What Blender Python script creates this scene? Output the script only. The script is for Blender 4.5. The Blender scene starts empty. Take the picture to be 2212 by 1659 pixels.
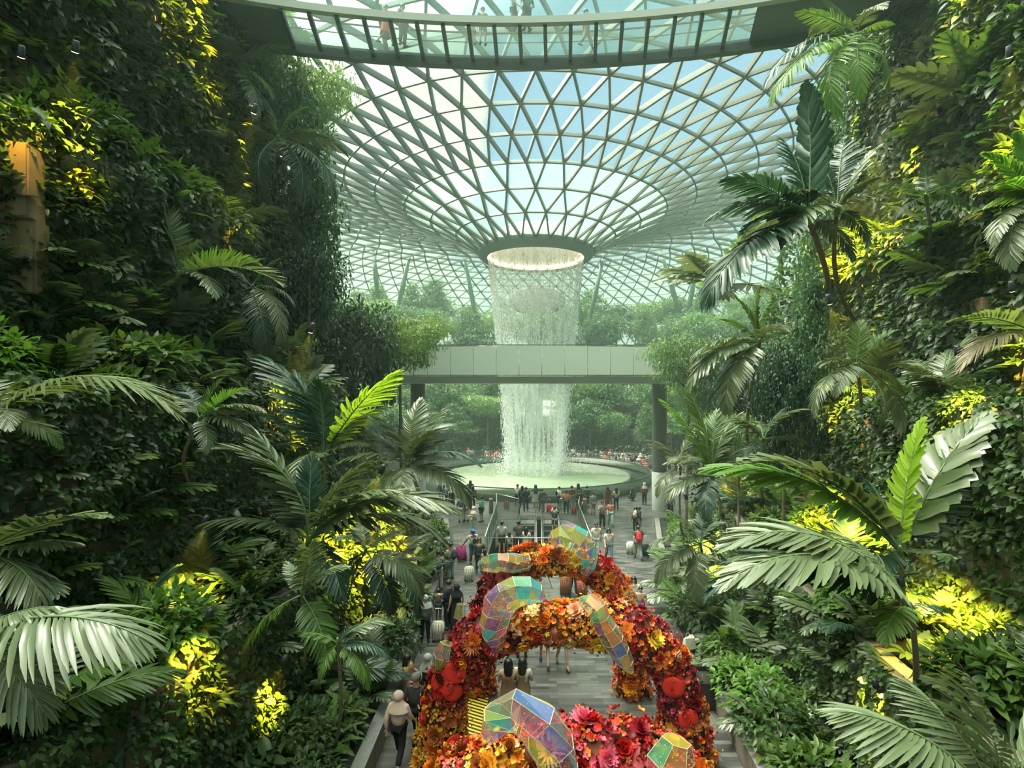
import bpy, bmesh, math, random
import numpy as np
from mathutils import Vector, Matrix, Euler, Quaternion
PI = math.pi
rnd = random.Random(7)
R = np.random.RandomState(11)
SC = bpy.context.scene
COL = SC.collection

# ------------------------------------------------------------------ camera, world, sun, exposure
F_PX, CX, CY, CAM_H = 1150.0, 1157.0, 850.0, 8.5
W_PX, H_PX = 2212, 1659
cam_d = bpy.data.cameras.new('camera'); cam = bpy.data.objects.new('camera', cam_d); COL.objects.link(cam)
cam.location = (0, 0, CAM_H); cam.rotation_euler = (PI/2, 0, 0)
cam_d.sensor_width = 36; cam_d.lens = 36*F_PX/W_PX
cam_d.shift_x = -(CX - W_PX/2)/W_PX; cam_d.shift_y = (CY - H_PX/2)/W_PX
cam_d.clip_start = .1; cam_d.clip_end = 600
SC.camera = cam
def at(px, py, Y):
    """the point at distance Y that shows at pixel (px, py)"""
    return Vector(((px-CX)*Y/F_PX, Y, CAM_H-(py-CY)*Y/F_PX))

SC.view_settings.view_transform = 'Standard'; SC.view_settings.look = 'None'
SC.view_settings.gamma = 1; SC.view_settings.use_curve_mapping = False
SC.view_settings.exposure = 0.72
SC.cycles.use_denoising = True; SC.cycles.use_adaptive_sampling = True; SC.cycles.adaptive_threshold = .04
SC.cycles.max_bounces = 8; SC.cycles.diffuse_bounces = 3; SC.cycles.glossy_bounces = 3
SC.cycles.transmission_bounces = 4; SC.cycles.transparent_max_bounces = 24
SC.cycles.sample_clamp_indirect = 4; SC.cycles.caustics_reflective = False; SC.cycles.caustics_refractive = False

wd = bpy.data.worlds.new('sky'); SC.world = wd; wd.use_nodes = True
nt = wd.node_tree; nt.nodes.clear()
def wn(t, **k):
    n = nt.nodes.new(t)
    for a, b in k.items(): setattr(n, a, b)
    return n
tc = wn('ShaderNodeTexCoord'); sep = wn('ShaderNodeSeparateXYZ'); nt.links.new(tc.outputs['Generated'], sep.inputs[0])
noi = wn('ShaderNodeTexNoise'); noi.inputs['Scale'].default_value = 3.2; noi.inputs['Detail'].default_value = 7; noi.inputs['Roughness'].default_value = .55
nt.links.new(tc.outputs['Generated'], noi.inputs['Vector'])
# a bank of cloud over the left of the sky: cloud amount = noise - 1.6*x
m1 = wn('ShaderNodeMath', operation='MULTIPLY_ADD'); nt.links.new(sep.outputs['X'], m1.inputs[0]); m1.inputs[1].default_value = -2.6; nt.links.new(noi.outputs['Fac'], m1.inputs[2])
cr = wn('ShaderNodeValToRGB'); nt.links.new(m1.outputs[0], cr.inputs[0])
cr.color_ramp.elements[0].position = .72; cr.color_ramp.elements[0].color = (.22, .38, .51, 1)
cr.color_ramp.elements[1].position = .80; cr.color_ramp.elements[1].color = (.60, .62, .54, 1)
# pale towards the horizon
hz = wn('ShaderNodeMapRange'); nt.links.new(sep.outputs['Z'], hz.inputs[0]); hz.inputs[1].default_value = .10; hz.inputs[2].default_value = .36
mx = wn('ShaderNodeMix', data_type='RGBA'); nt.links.new(hz.outputs[0], mx.inputs[0]); mx.inputs[6].default_value = (.25, .34, .29, 1); nt.links.new(cr.outputs[0], mx.inputs[7])
# bright patch of sky overhead, mostly out of view, added to light the hall
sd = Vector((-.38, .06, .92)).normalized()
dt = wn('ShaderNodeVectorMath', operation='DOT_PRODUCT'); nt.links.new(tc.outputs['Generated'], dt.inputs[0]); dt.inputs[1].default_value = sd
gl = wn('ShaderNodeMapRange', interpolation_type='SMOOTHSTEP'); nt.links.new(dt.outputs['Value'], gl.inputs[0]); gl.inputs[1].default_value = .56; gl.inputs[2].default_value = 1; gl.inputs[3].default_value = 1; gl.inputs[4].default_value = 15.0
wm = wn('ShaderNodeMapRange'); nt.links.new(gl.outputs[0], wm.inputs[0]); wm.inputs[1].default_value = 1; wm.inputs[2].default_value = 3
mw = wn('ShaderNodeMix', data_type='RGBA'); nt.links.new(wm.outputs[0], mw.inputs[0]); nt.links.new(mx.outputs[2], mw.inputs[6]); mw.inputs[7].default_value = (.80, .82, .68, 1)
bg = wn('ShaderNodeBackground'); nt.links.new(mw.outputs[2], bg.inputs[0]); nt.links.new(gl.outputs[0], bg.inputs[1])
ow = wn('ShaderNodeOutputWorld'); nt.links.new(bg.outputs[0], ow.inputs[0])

sun_d = bpy.data.lights.new('sun', 'SUN'); sun = bpy.data.objects.new('sun', sun_d); COL.objects.link(sun)
sun_d.energy = 4.5; sun_d.angle = math.radians(9); sun_d.color = (1, .96, .82)
sun.rotation_euler = Vector((-.40, .20, .88)).to_track_quat('Z', 'Y').to_euler()

# ------------------------------------------------------------------ materials
MATS = {}
def mat(name, col, rough=.6, metal=0, spec=.5, var=None, scale=4., emit=0, bump=0, bscale=20, alpha=None, sheen=0):
    if name in MATS: return MATS[name]
    m = bpy.data.materials.new(name); m.use_nodes = True; t = m.node_tree; b = t.nodes['Principled BSDF']
    b.inputs['Base Color'].default_value = (*col, 1); b.inputs['Roughness'].default_value = rough
    b.inputs['Metallic'].default_value = metal; b.inputs['Specular IOR Level'].default_value = spec
    if emit: b.inputs['Emission Color'].default_value = (*col, 1); b.inputs['Emission Strength'].default_value = emit
    g = t.nodes.new('ShaderNodeNewGeometry')
    if var:
        n = t.nodes.new('ShaderNodeTexNoise'); n.inputs['Scale'].default_value = scale; n.inputs['Detail'].default_value = 5
        t.links.new(g.outputs['Position'], n.inputs['Vector'])
        x = t.nodes.new('ShaderNodeMix'); x.data_type = 'RGBA'
        r = t.nodes.new('ShaderNodeMapRange'); t.links.new(n.outputs['Fac'], r.inputs[0]); r.inputs[1].default_value = .35; r.inputs[2].default_value = .65
        t.links.new(r.outputs[0], x.inputs[0]); x.inputs[6].default_value = (*col, 1); x.inputs[7].default_value = (*var, 1)
        t.links.new(x.outputs[2], b.inputs['Base Color'])
    if bump:
        n = t.nodes.new('ShaderNodeTexNoise'); n.inputs['Scale'].default_value = bscale; n.inputs['Detail'].default_value = 4
        t.links.new(g.outputs['Position'], n.inputs['Vector'])
        bp = t.nodes.new('ShaderNodeBump'); bp.inputs['Strength'].default_value = bump; t.links.new(n.outputs['Fac'], bp.inputs['Height']); t.links.new(bp.outputs[0], b.inputs['Normal'])
    if alpha is not None: b.inputs['Alpha'].default_value = alpha
    MATS[name] = m
    return m

def leaf_mat(name, c1, c2, rough=.42, trans=.35, spec=.45, vein=0):
    """a leaf: each leaf (mesh island) gets its own green between c1 and c2; lets some light through"""
    if name in MATS: return MATS[name]
    m = bpy.data.materials.new(name); m.use_nodes = True; t = m.node_tree; b = t.nodes['Principled BSDF']
    g = t.nodes.new('ShaderNodeNewGeometry'); oi = t.nodes.new('ShaderNodeObjectInfo')
    ad = t.nodes.new('ShaderNodeMath'); ad.operation = 'MULTIPLY_ADD'; ad.inputs[1].default_value = .65
    t.links.new(g.outputs['Random Per Island'], ad.inputs[0])
    hf = t.nodes.new('ShaderNodeMath'); hf.operation = 'MULTIPLY'; hf.inputs[1].default_value = .35; t.links.new(oi.outputs['Random'], hf.inputs[0]); t.links.new(hf.outputs[0], ad.inputs[2])
    x = t.nodes.new('ShaderNodeMix'); x.data_type = 'RGBA'; t.links.new(ad.outputs[0], x.inputs[0])
    x.inputs[6].default_value = (*c1, 1); x.inputs[7].default_value = (*c2, 1)
    t.links.new(x.outputs[2], b.inputs['Base Color']); b.inputs['Roughness'].default_value = rough; b.inputs['Specular IOR Level'].default_value = spec
    tr = t.nodes.new('ShaderNodeBsdfTranslucent'); 
    br = t.nodes.new('ShaderNodeMix'); br.data_type = 'RGBA'; br.blend_type = 'MULTIPLY'; br.inputs[0].default_value = 1
    t.links.new(x.outputs[2], br.inputs[6]); br.inputs[7].default_value = (1.6, 1.5, .7, 1); t.links.new(br.outputs[2], tr.inputs[0])
    ms = t.nodes.new('ShaderNodeMixShader'); ms.inputs[0].default_value = trans
    t.links.new(b.outputs[0], ms.inputs[1]); t.links.new(tr.outputs[0], ms.inputs[2])
    t.links.new(ms.outputs[0], t.nodes['Material Output'].inputs['Surface'])
    MATS[name] = m
    return m

def film_mat(name, col, opacity, rough=.15, gloss=.25):
    """a tinted clear sheet: lets tinted light straight through, with a gloss and a little body"""
    if name in MATS: return MATS[name]
    m = bpy.data.materials.new(name); m.use_nodes = True; t = m.node_tree; t.nodes.clear()
    o = t.nodes.new('ShaderNodeOutputMaterial'); a = t.nodes.new('ShaderNodeBsdfTransparent'); a.inputs[0].default_value = (*[min(1, c*.55+.45) for c in col], 1)
    d = t.nodes.new('ShaderNodeBsdfDiffuse'); d.inputs[0].default_value = (*col, 1)
    l = t.nodes.new('ShaderNodeBsdfTranslucent'); l.inputs[0].default_value = (*col, 1)
    dl = t.nodes.new('ShaderNodeMixShader'); dl.inputs[0].default_value = .5; t.links.new(d.outputs[0], dl.inputs[1]); t.links.new(l.outputs[0], dl.inputs[2])
    gs = t.nodes.new('ShaderNodeBsdfGlossy'); gs.inputs['Roughness'].default_value = rough; gs.inputs[0].default_value = (*[c*.5+.5 for c in col], 1)
    s1 = t.nodes.new('ShaderNodeMixShader'); s1.inputs[0].default_value = opacity; t.links.new(a.outputs[0], s1.inputs[1]); t.links.new(dl.outputs[0], s1.inputs[2])
    s2 = t.nodes.new('ShaderNodeMixShader'); s2.inputs[0].default_value = gloss*.4; t.links.new(s1.outputs[0], s2.inputs[1]); t.links.new(gs.outputs[0], s2.inputs[2])
    t.links.new(s2.outputs[0], o.inputs[0])
    MATS[name] = m
    return m

# ------------------------------------------------------------------ object helpers
def tag(o, label=None, cat=None, group=None, kind=None):
    if label: o['label'] = label
    if cat: o['category'] = cat
    if group: o['group'] = group
    if kind: o['kind'] = kind
    return o
def empty(name, loc=(0, 0, 0), rz=0, label=None, cat=None, group=None, kind=None):
    o = bpy.data.objects.new(name, None); COL.objects.link(o); o.location = loc; o.rotation_euler = (0, 0, rz); o.empty_display_size = .1
    return tag(o, label, cat, group, kind)
def link(name, me, parent=None, loc=None, rot=None, scale=None):
    o = bpy.data.objects.new(name, me); COL.objects.link(o)
    if parent: o.parent = parent
    if loc is not None: o.location = loc
    if rot is not None: o.rotation_euler = rot
    if scale is not None: o.scale = (scale,)*3 if not hasattr(scale, '__len__') else scale
    return o
def np_mesh(name, V, polys, mats, midx=None, smooth=False):
    """polys: list of (k, n) integer arrays, one per polygon size"""
    V = np.asarray(V, dtype=np.float32).reshape(-1, 3)
    polys = [np.asarray(p, dtype=np.int32) for p in polys if len(p)]
    me = bpy.data.meshes.new(name)
    me.vertices.add(len(V)); me.vertices.foreach_set('co', V.ravel())
    loops = np.concatenate([p.ravel() for p in polys]); tot = np.concatenate([np.full(len(p), p.shape[1], np.int32) for p in polys])
    st = np.concatenate([[0], np.cumsum(tot)[:-1]]).astype(np.int32)
    me.loops.add(len(loops)); me.loops.foreach_set('vertex_index', loops)
    me.polygons.add(len(tot)); me.polygons.foreach_set('loop_start', st); me.polygons.foreach_set('loop_total', tot)
    if midx is not None: me.polygons.foreach_set('material_index', np.asarray(midx, np.int32))
    if smooth: me.polygons.foreach_set('use_smooth', np.ones(len(tot), bool))
    for m in (mats if isinstance(mats, (list, tuple)) else [mats]): me.materials.append(m)
    me.update(calc_edges=True); me.validate()
    return me

class MB:
    """collects simple shapes; build() makes ONE mesh of them"""
    def __init__(s): s.v = []; s.f = []; s.m = []
    def add(s, vs, fs, m=0):
        n = len(s.v); s.v += [tuple(v) for v in vs]; s.f += [tuple(i+n for i in f) for f in fs]; s.m += [m]*len(fs)
    def box(s, c, d, m=0, rz=0, M=None):
        x, y, z = (q/2 for q in d); ca, sa = math.cos(rz), math.sin(rz)
        vs = []
        for a, b, e in ((-x,-y,-z),(x,-y,-z),(x,y,-z),(-x,y,-z),(-x,-y,z),(x,-y,z),(x,y,z),(-x,y,z)):
            p = Vector((a*ca-b*sa+c[0], a*sa+b*ca+c[1], e+c[2])) if M is None else M @ Vector((a, b, e))
            vs.append(p)
        s.add(vs, [(0,3,2,1),(4,5,6,7),(0,1,5,4),(1,2,6,5),(2,3,7,6),(3,0,4,7)], m)
    def beam(s, a, b, w, h, up=(0,0,1), m=0):
        a, b = Vector(a), Vector(b); d = (b-a)
        if d.length < 1e-6: return
        d.normalize(); up = Vector(up); x = d.cross(up)
        if x.length < 1e-4: x = d.cross(Vector((1, 0, 0)))
        x.normalize(); u = x.cross(d).normalized(); x *= w/2; u *= h/2
        s.add([a-x-u, a+x-u, a+x+u, a-x+u, b-x-u, b+x-u, b+x+u, b-x+u], [(0,3,2,1),(4,5,6,7),(0,1,5,4),(1,2,6,5),(2,3,7,6),(3,0,4,7)], m)
    def tube(s, pts, rs, n=8, m=0, cap=True):
        pts = [Vector(p) for p in pts]
        if not hasattr(rs, '__len__'): rs = [rs]*len(pts)
        base = len(s.v); prev = None
        for i, p in enumerate(pts):
            d = (pts[min(i+1, len(pts)-1)]-pts[max(i-1, 0)]).normalized()
            if prev is None:
                x = d.cross(Vector((0, 0, 1)));
                if x.length < .05: x = d.cross(Vector((1, 0, 0)))
            else: x = prev - d*prev.dot(d)
            x.normalize(); prev = x; y = d.cross(x)
            for k in range(n):
                a = 2*PI*k/n; s.v.append(tuple(p+(x*math.cos(a)+y*math.sin(a))*rs[i]))
        for i in range(len(pts)-1):
            for k in range(n):
                s.f.append((base+i*n+k, base+i*n+(k+1)%n, base+(i+1)*n+(k+1)%n, base+(i+1)*n+k)); s.m.append(m)
        if cap:
            s.f.append(tuple(base+k for k in range(n))[::-1]); s.m.append(m)
            s.f.append(tuple(base+(len(pts)-1)*n+k for k in range(n))); s.m.append(m)
    def lathe(s, prof, n=48, c=(0, 0), m=0, a0=0, a1=2*PI):
        base = len(s.v); full = abs(a1-a0-2*PI) < 1e-6; k = n if full else n+1
        for i in range(k):
            a = a0+(a1-a0)*i/n
            for r, z in prof: s.v.append((c[0]+r*math.cos(a), c[1]+r*math.sin(a), z))
        q = len(prof)
        for i in range(n):
            for j in range(q-1):
                s.f.append((base+i*q+j, base+((i+1) % k)*q+j, base+((i+1) % k)*q+j+1, base+i*q+j+1)); s.m.append(m)
    def ell(s, c, r, nu=12, nv=8, m=0, M=None):
        base = len(s.v); c = Vector(c)
        for j in range(nv+1):
            t = PI*j/nv
            for i in range(nu):
                a = 2*PI*i/nu; p = Vector((r[0]*math.sin(t)*math.cos(a), r[1]*math.sin(t)*math.sin(a), r[2]*math.cos(t)))
                s.v.append(tuple((M @ p if M is not None else p)+c))
        for j in range(nv):
            for i in range(nu):
                s.f.append((base+j*nu+i, base+(j+1)*nu+i, base+(j+1)*nu+(i+1) % nu, base+j*nu+(i+1) % nu)); s.m.append(m)
    def mesh(s, name, mats, smooth=False):
        me = bpy.data.meshes.new(name); me.from_pydata(s.v, [], s.f)
        for x in (mats if isinstance(mats, (list, tuple)) else [mats]): me.materials.append(x)
        me.polygons.foreach_set('material_index', s.m)
        if smooth: me.polygons.foreach_set('use_smooth', [True]*len(s.f))
        me.update(); me.validate()
        return me
    def build(s, name, mats, parent=None, smooth=False, **k):
        return link(name, s.mesh(name, mats, smooth), parent, **k)

# light haze that hangs in the hall
hm = bpy.data.materials.new('hall haze'); hm.use_nodes = True; t_ = hm.node_tree; t_.nodes.clear()
o_ = t_.nodes.new('ShaderNodeOutputMaterial'); v_ = t_.nodes.new('ShaderNodeVolumeScatter'); v_.inputs['Density'].default_value = .0019; v_.inputs['Color'].default_value = (.66, 1, .80, 1); v_.inputs['Anisotropy'].default_value = .2
t_.links.new(v_.outputs[0], o_.inputs['Volume'])
hb = MB(); hb.box((0, 55, 14), (64, 94, 27.6)); hz_o = hb.build('haze', hm); tag(hz_o, 'thin pale green haze hanging in the air of the hall', 'haze', kind='stuff')
# ------------------------------------------------------------------ setting: floor, hillside walls, glass roof
PC = (0.0, 52.5)                      # pool centre
m_steel = mat('painted steel', (.075, .09, .082), .5, .1)
m_dark = mat('dark grey metal', (.045, .055, .06), .4, .4)
m_pale = mat('pale green white panel', (.52, .60, .54), .45, 0, .4)
m_soil = mat('dark planting soil', (.02, .022, .015), .95, bump=.6, bscale=6)
m_stone = mat('dark stacked stone', (.085, .08, .07), .8, var=(.16, .145, .12), scale=1.5, bump=.3, bscale=9)
m_kerb = mat('grey granite kerb', (.15, .155, .15), .55, var=(.21, .21, .2), scale=6)

def floor_material():
    m = bpy.data.materials.new('grey stone plank paving'); m.use_nodes = True; t = m.node_tree; b = t.nodes['Principled BSDF']
    g = t.nodes.new('ShaderNodeNewGeometry')
    br = t.nodes.new('ShaderNodeTexBrick'); t.links.new(g.outputs['Position'], br.inputs['Vector'])
    br.inputs['Scale'].default_value = 1; br.inputs['Brick Width'].default_value = .62; br.inputs['Row Height'].default_value = .15
    br.inputs['Mortar Size'].default_value = .006; br.inputs['Color1'].default_value = (.026, .029, .026, 1); br.inputs['Color2'].default_value = (.125, .128, .112, 1); br.inputs['Mortar'].default_value = (.05, .055, .055, 1)
    br.offset_frequency = 3; br.offset = .37
    n = t.nodes.new('ShaderNodeTexNoise'); n.inputs['Scale'].default_value = 3.; n.inputs['Detail'].default_value = 6; mp = t.nodes.new('ShaderNodeMapping'); mp.inputs['Scale'].default_value = (.6, 3, 1)
    t.links.new(g.outputs['Position'], mp.inputs[0]); t.links.new(mp.outputs[0], n.inputs['Vector'])
    x = t.nodes.new('ShaderNodeMix'); x.data_type = 'RGBA'; x.blend_type = 'OVERLAY'; x.inputs[0].default_value = .6
    t.links.new(br.outputs['Color'], x.inputs[6]); t.links.new(n.outputs['Color'], x.inputs[7])
    hs = t.nodes.new('ShaderNodeHueSaturation'); hs.inputs['Saturation'].default_value = .35; t.links.new(x.outputs[2], hs.inputs['Color'])
    t.links.new(hs.outputs[0], b.inputs['Base Color'])
    rr = t.nodes.new('ShaderNodeMapRange'); t.links.new(n.outputs['Fac'], rr.inputs[0]); rr.inputs[3].default_value = .22; rr.inputs[4].default_value = .5
    t.links.new(rr.outputs[0], b.inputs['Roughness'])
    return m
m_floor = floor_material()
# floor with the escalator well cut out
HX0, HX1, HY0, HY1 = -2.5, 2.75, 27.6, 35.9
fl = MB()
def quadz(mb, x0, y0, x1, y1, z=0, m=0): mb.add([(x0, y0, z), (x1, y0, z), (x1, y1, z), (x0, y1, z)], [(0, 1, 2, 3)], m)
quadz(fl, -60, -6, 60, HY0); quadz(fl, -60, HY1, 60, 128); quadz(fl, -60, HY0, HX0, HY1); quadz(fl, HX1, HY0, 60, HY1)
tag(fl.build('floor', m_floor), kind='structure')

# --- hillsides: stepped planted walls along both sides of the path. (Y stations) -> distance from the axis
YS = [-4, 2, 6, 10, 14, 18, 22, 26, 30, 34]
HILL = {
 -1: dict(z=[.55, 3.6, 8.6, 14.5, 25.5],
     X=[[4.0, 3.7, 3.55, 3.6, 3.7, 3.9, 4.1, 4.3, 4.8, 5.6],
        [8.2, 7.6, 7.0, 6.4, 6.0, 5.9, 6.1, 6.8, 8.2, 10.2],
        [10.8, 10.2, 9.6, 9.0, 8.6, 8.4, 8.6, 9.4, 11., 13.],
        [13.2, 12.6, 12.0, 11.4, 11.0, 10.8, 10.8, 11.5, 13., 15.5],
        [15.0, 14.4, 13.8, 13.2, 12.8, 12.6, 12.6, 13.2, 14.8, 17.5]]),
 1: dict(z=[.55, 3.2, 8.2, 14.0, 25.5],
     X=[[4.7, 4.6, 4.6, 4.65, 4.8, 5.2, 5.6, 6.1, 6.8, 7.6],
        [7.4, 7.0, 6.8, 6.9, 7.2, 7.8, 8.4, 9.2, 10.3, 11.8],
        [10.2, 9.8, 9.6, 9.6, 9.8, 10.3, 10.9, 11.6, 12.7, 14.],
        [12.8, 12.4, 12.2, 12.2, 12.3, 12.6, 13., 13.6, 14.8, 16.4],
        [14.8, 14.4, 14.2, 14.2, 14.2, 14.4, 14.8, 15.4, 16.6, 18.4]])}
def hx(side, k, Y):
    return side*float(np.interp(Y, YS, HILL[side]['X'][k]))
def stone_material():
    m = bpy.data.materials.new('coursed dark stone blocks'); m.use_nodes = True; t = m.node_tree; b = t.nodes['Principled BSDF']
    g = t.nodes.new('ShaderNodeNewGeometry'); sp = t.nodes.new('ShaderNodeSeparateXYZ'); t.links.new(g.outputs['Position'], sp.inputs[0])
    ad = t.nodes.new('ShaderNodeMath'); ad.operation = 'ADD'; t.links.new(sp.outputs['X'], ad.inputs[0]); t.links.new(sp.outputs['Y'], ad.inputs[1])
    cb = t.nodes.new('ShaderNodeCombineXYZ'); t.links.new(ad.outputs[0], cb.inputs[0]); t.links.new(sp.outputs['Z'], cb.inputs[1])
    br = t.nodes.new('ShaderNodeTexBrick'); t.links.new(cb.outputs[0], br.inputs['Vector']); br.inputs['Scale'].default_value = 1
    br.inputs['Brick Width'].default_value = 1.3; br.inputs['Row Height'].default_value = .55; br.inputs['Mortar Size'].default_value = .02
    br.inputs['Color1'].default_value = (.14, .125, .10, 1); br.inputs['Color2'].default_value = (.20, .175, .13, 1); br.inputs['Mortar'].default_value = (.03, .03, .025, 1)
    t.links.new(br.outputs['Color'], b.inputs['Base Color']); b.inputs['Roughness'].default_value = .8
    return m
m_block = stone_material()
for side, nm in ((-1, 'left'), (1, 'right')):
    zs = HILL[side]['z']; mb = MB(); zb = 0
    for k in range(5):
        zt = zs[k]
        pts = [(hx(side, k, Y), Y) for Y in YS]
        for (x0, y0), (x1, y1) in zip(pts, pts[1:]):
            mb.add([(x0, y0, zb), (x1, y1, zb), (x1, y1, zt), (x0, y0, zt)], [(0, 1, 2, 3)], 0)
        nx = [(hx(side, k+1, Y) if k < 4 else side*30, Y) for Y in YS]
        for i in range(len(YS)-1):
            z2 = zt-(.12 if k else .15)
            mb.add([(pts[i][0], pts[i][1], zt), (pts[i+1][0], pts[i+1][1], zt), (pts[i+1][0]+side*.3, pts[i+1][1], zt), (pts[i][0]+side*.3, pts[i][1], zt)], [(0, 1, 2, 3)], 1 if k == 0 else 0)
            mb.add([(pts[i][0]+side*.3, pts[i][1], z2), (pts[i+1][0]+side*.3, pts[i+1][1], z2), (nx[i+1][0], nx[i+1][1], z2), (nx[i][0], nx[i][1], z2)], [(0, 1, 2, 3)], 2)
        # the end of this terrace towards the pool
        xe = pts[-1][0]; mb.add([(xe, 34, 0), (side*30, 34, 0), (side*30, 34, zt), (xe, 34, zt)], [(0, 1, 2, 3)], 0)
        zb = zt-.12
    tag(mb.build('wall_'+nm, [m_block, m_kerb, m_soil]), kind='structure')

# --- the planted rings of terrace round the pool, seen behind it
RING = [(17.5, 1.1), (21.5, 3.6), (26.5, 7.8), (33., 12.6), (41., 16.2), (50, 17.5)]
mb = MB(); zb = 0; A0, A1 = math.radians(-22), math.radians(202)
for i, (r, z) in enumerate(RING):
    r2 = RING[i+1][0] if i+1 < len(RING) else 62
    mb.lathe([(r, zb), (r, z)], 60, PC, 0, A0, A1); mb.lathe([(r, z), (r+.35, z)], 60, PC, 1, A0, A1); mb.lathe([(r+.35, z-.1), (r2, z-.1)], 60, PC, 2, A0, A1)
    zb = z-.1
tag(mb.build('wall_back', [m_stone, m_kerb, m_soil]), kind='structure')

# --- gridshell roof: a ring-shaped vault that dips to a funnel over the pool
PROF = [(5.4, 22.3), (7.8, 23.8), (10.2, 24.9), (12.6, 25.9), (15.2, 26.75), (17.8, 27.5), (20.3, 28.15), (22.9, 28.7), (25.5, 29.1), (28.1, 29.35), (30.7, 29.45), (33.2, 29.4),
        (35.6, 29.2), (37.9, 28.8), (40.2, 28.3), (42.4, 27.65), (44.6, 26.9), (46.7, 26.0), (48.8, 25.0), (50.8, 23.9), (52.8, 22.7), (54.7, 21.35), (56.6, 19.9), (58.4, 18.3), (60.1, 16.6), (61.7, 14.8), (63.2, 12.9), (64.5, 10.9), (65.7, 8.8), (66.7, 6.6), (67.5, 4.3), (68.1, 0)]
def ncount(i): return 28 if i < 3 else 56 if i < 11 else 112 if i < 20 else 168
def rp(i, k, n): 
    a = 2*PI*(k+(.5 if i % 2 else 0))/n - PI/2
    return (PC[0]+PROF[i][0]*math.cos(a), PC[1]+PROF[i][0]*math.sin(a), PROF[i][1])
steel = MB(); glass = MB()
def nrm(i, k, n):
    r0, z0 = PROF[max(i-1, 0)]; r1, z1 = PROF[min(i+1, len(PROF)-1)]
    a = 2*PI*(k+(.5 if i % 2 else 0))/n - PI/2; tr, tz = r1-r0, z1-z0
    return Vector((-tz*math.cos(a), -tz*math.sin(a), tr)).normalized()
for i in range(len(PROF)):
    n = ncount(i); bw, bh = (.15, .40) if i < 12 else (.13, .34)
    for k in range(n):
        p = rp(i, k, n); q = rp(i, k+1, n)
        steel.beam(p, q, bw*.8, bh*.7, nrm(i, k, n))
    if i+1 < len(PROF):
        n2 = ncount(i+1); rat = n2/n
        if rat == 1:
            for k in range(n):
                p = rp(i, k, n)
                a, b = (k, k+1) if i % 2 else (k-1, k)
                for j in (a, b): steel.beam(p, rp(i+1, j, n2), bw, bh, nrm(i, k, n))
                glass.add([p, rp(i+1, a, n2), rp(i+1, b, n2)], [(0, 2, 1)])
                glass.add([p, rp(i, k+1, n), rp(i+1, b, n2)], [(0, 1, 2)])
        else:
            # more divisions in the next ring: join each outer node to its nearest inner nodes
            for k in range(n2):
                aa = (k+(.5 if (i+1) % 2 else 0))/n2*n-(.5 if i % 2 else 0)
                lo = math.floor(aa+1e-6); fr = aa-lo
                q = rp(i+1, k, n2)
                js = [lo] if fr < .35 else [lo+1] if fr > .65 else [lo, lo+1]
                for j in js: steel.beam(rp(i, j, n), q, bw, bh, nrm(i, j, n))
        	# glass as quads of the coarse ring
            for k in range(n2):
                aa = (k+.5*((i+1) % 2)+.0)/n2
                a0 = 2*PI*k/n2-PI/2; a1 = 2*PI*(k+1)/n2-PI/2
                vs = [(PC[0]+PROF[i+d][0]*math.cos(a), PC[1]+PROF[i+d][0]*math.sin(a), PROF[i+d][1]) for d, a in ((0, a0), (0, a1), (1, a1), (1, a0))]
                glass.add(vs, [(0, 1, 2, 3)])
ceil = steel.build('ceiling', m_steel); tag(ceil, kind='structure')
# glazing: clear greenish panes, the lowest rings and the far skirt whitish with frit
def glazing_mat():
    m = bpy.data.materials.new('roof glazing'); m.use_nodes = True; t = m.node_tree; t.nodes.clear()
    o = t.nodes.new('ShaderNodeOutputMaterial'); a = t.nodes.new('ShaderNodeBsdfTransparent'); a.inputs[0].default_value = (.93, .97, .93, 1)
    d = t.nodes.new('ShaderNodeBsdfDiffuse'); d.inputs[0].default_value = (.12, .17, .14, 1)
    l = t.nodes.new('ShaderNodeBsdfTranslucent'); l.inputs[0].default_value = (.14, .21, .17, 1)
    dl = t.nodes.new('ShaderNodeAddShader'); t.links.new(d.outputs[0], dl.inputs[0]); t.links.new(l.outputs[0], dl.inputs[1])
    g = t.nodes.new('ShaderNodeNewGeometry'); v = t.nodes.new('ShaderNodeVectorMath'); v.operation = 'DISTANCE'; s = t.nodes.new('ShaderNodeVectorMath'); s.operation = 'MULTIPLY'
    t.links.new(g.outputs['Position'], s.inputs[0]); s.inputs[1].default_value = (1, 1, 0); t.links.new(s.outputs[0], v.inputs[0]); v.inputs[1].default_value = (PC[0], PC[1], 0)
    # frit density by distance from the funnel's axis
    c = t.nodes.new('ShaderNodeMapRange'); t.links.new(v.outputs['Value'], c.inputs[0]); c.inputs[1].default_value = 12.5; c.inputs[2].default_value = 12.9; c.inputs[3].default_value = .42; c.inputs[4].default_value = .06
    c2 = t.nodes.new('ShaderNodeMapRange'); t.links.new(v.outputs['Value'], c2.inputs[0]); c2.inputs[1].default_value = 28; c2.inputs[2].default_value = 40; c2.inputs[3].default_value = 0; c2.inputs[4].default_value = .25
    ad = t.nodes.new('ShaderNodeMath'); ad.operation = 'ADD'; t.links.new(c.outputs[0], ad.inputs[0]); t.links.new(c2.outputs[0], ad.inputs[1])
    s1 = t.nodes.new('ShaderNodeMixShader'); t.links.new(ad.outputs[0], s1.inputs[0]); t.links.new(a.outputs[0], s1.inputs[1]); t.links.new(dl.outputs[0], s1.inputs[2])
    t.links.new(s1.outputs[0], o.inputs[0])
    return m
glass.build('glazing', glazing_mat(), ceil)
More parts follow.
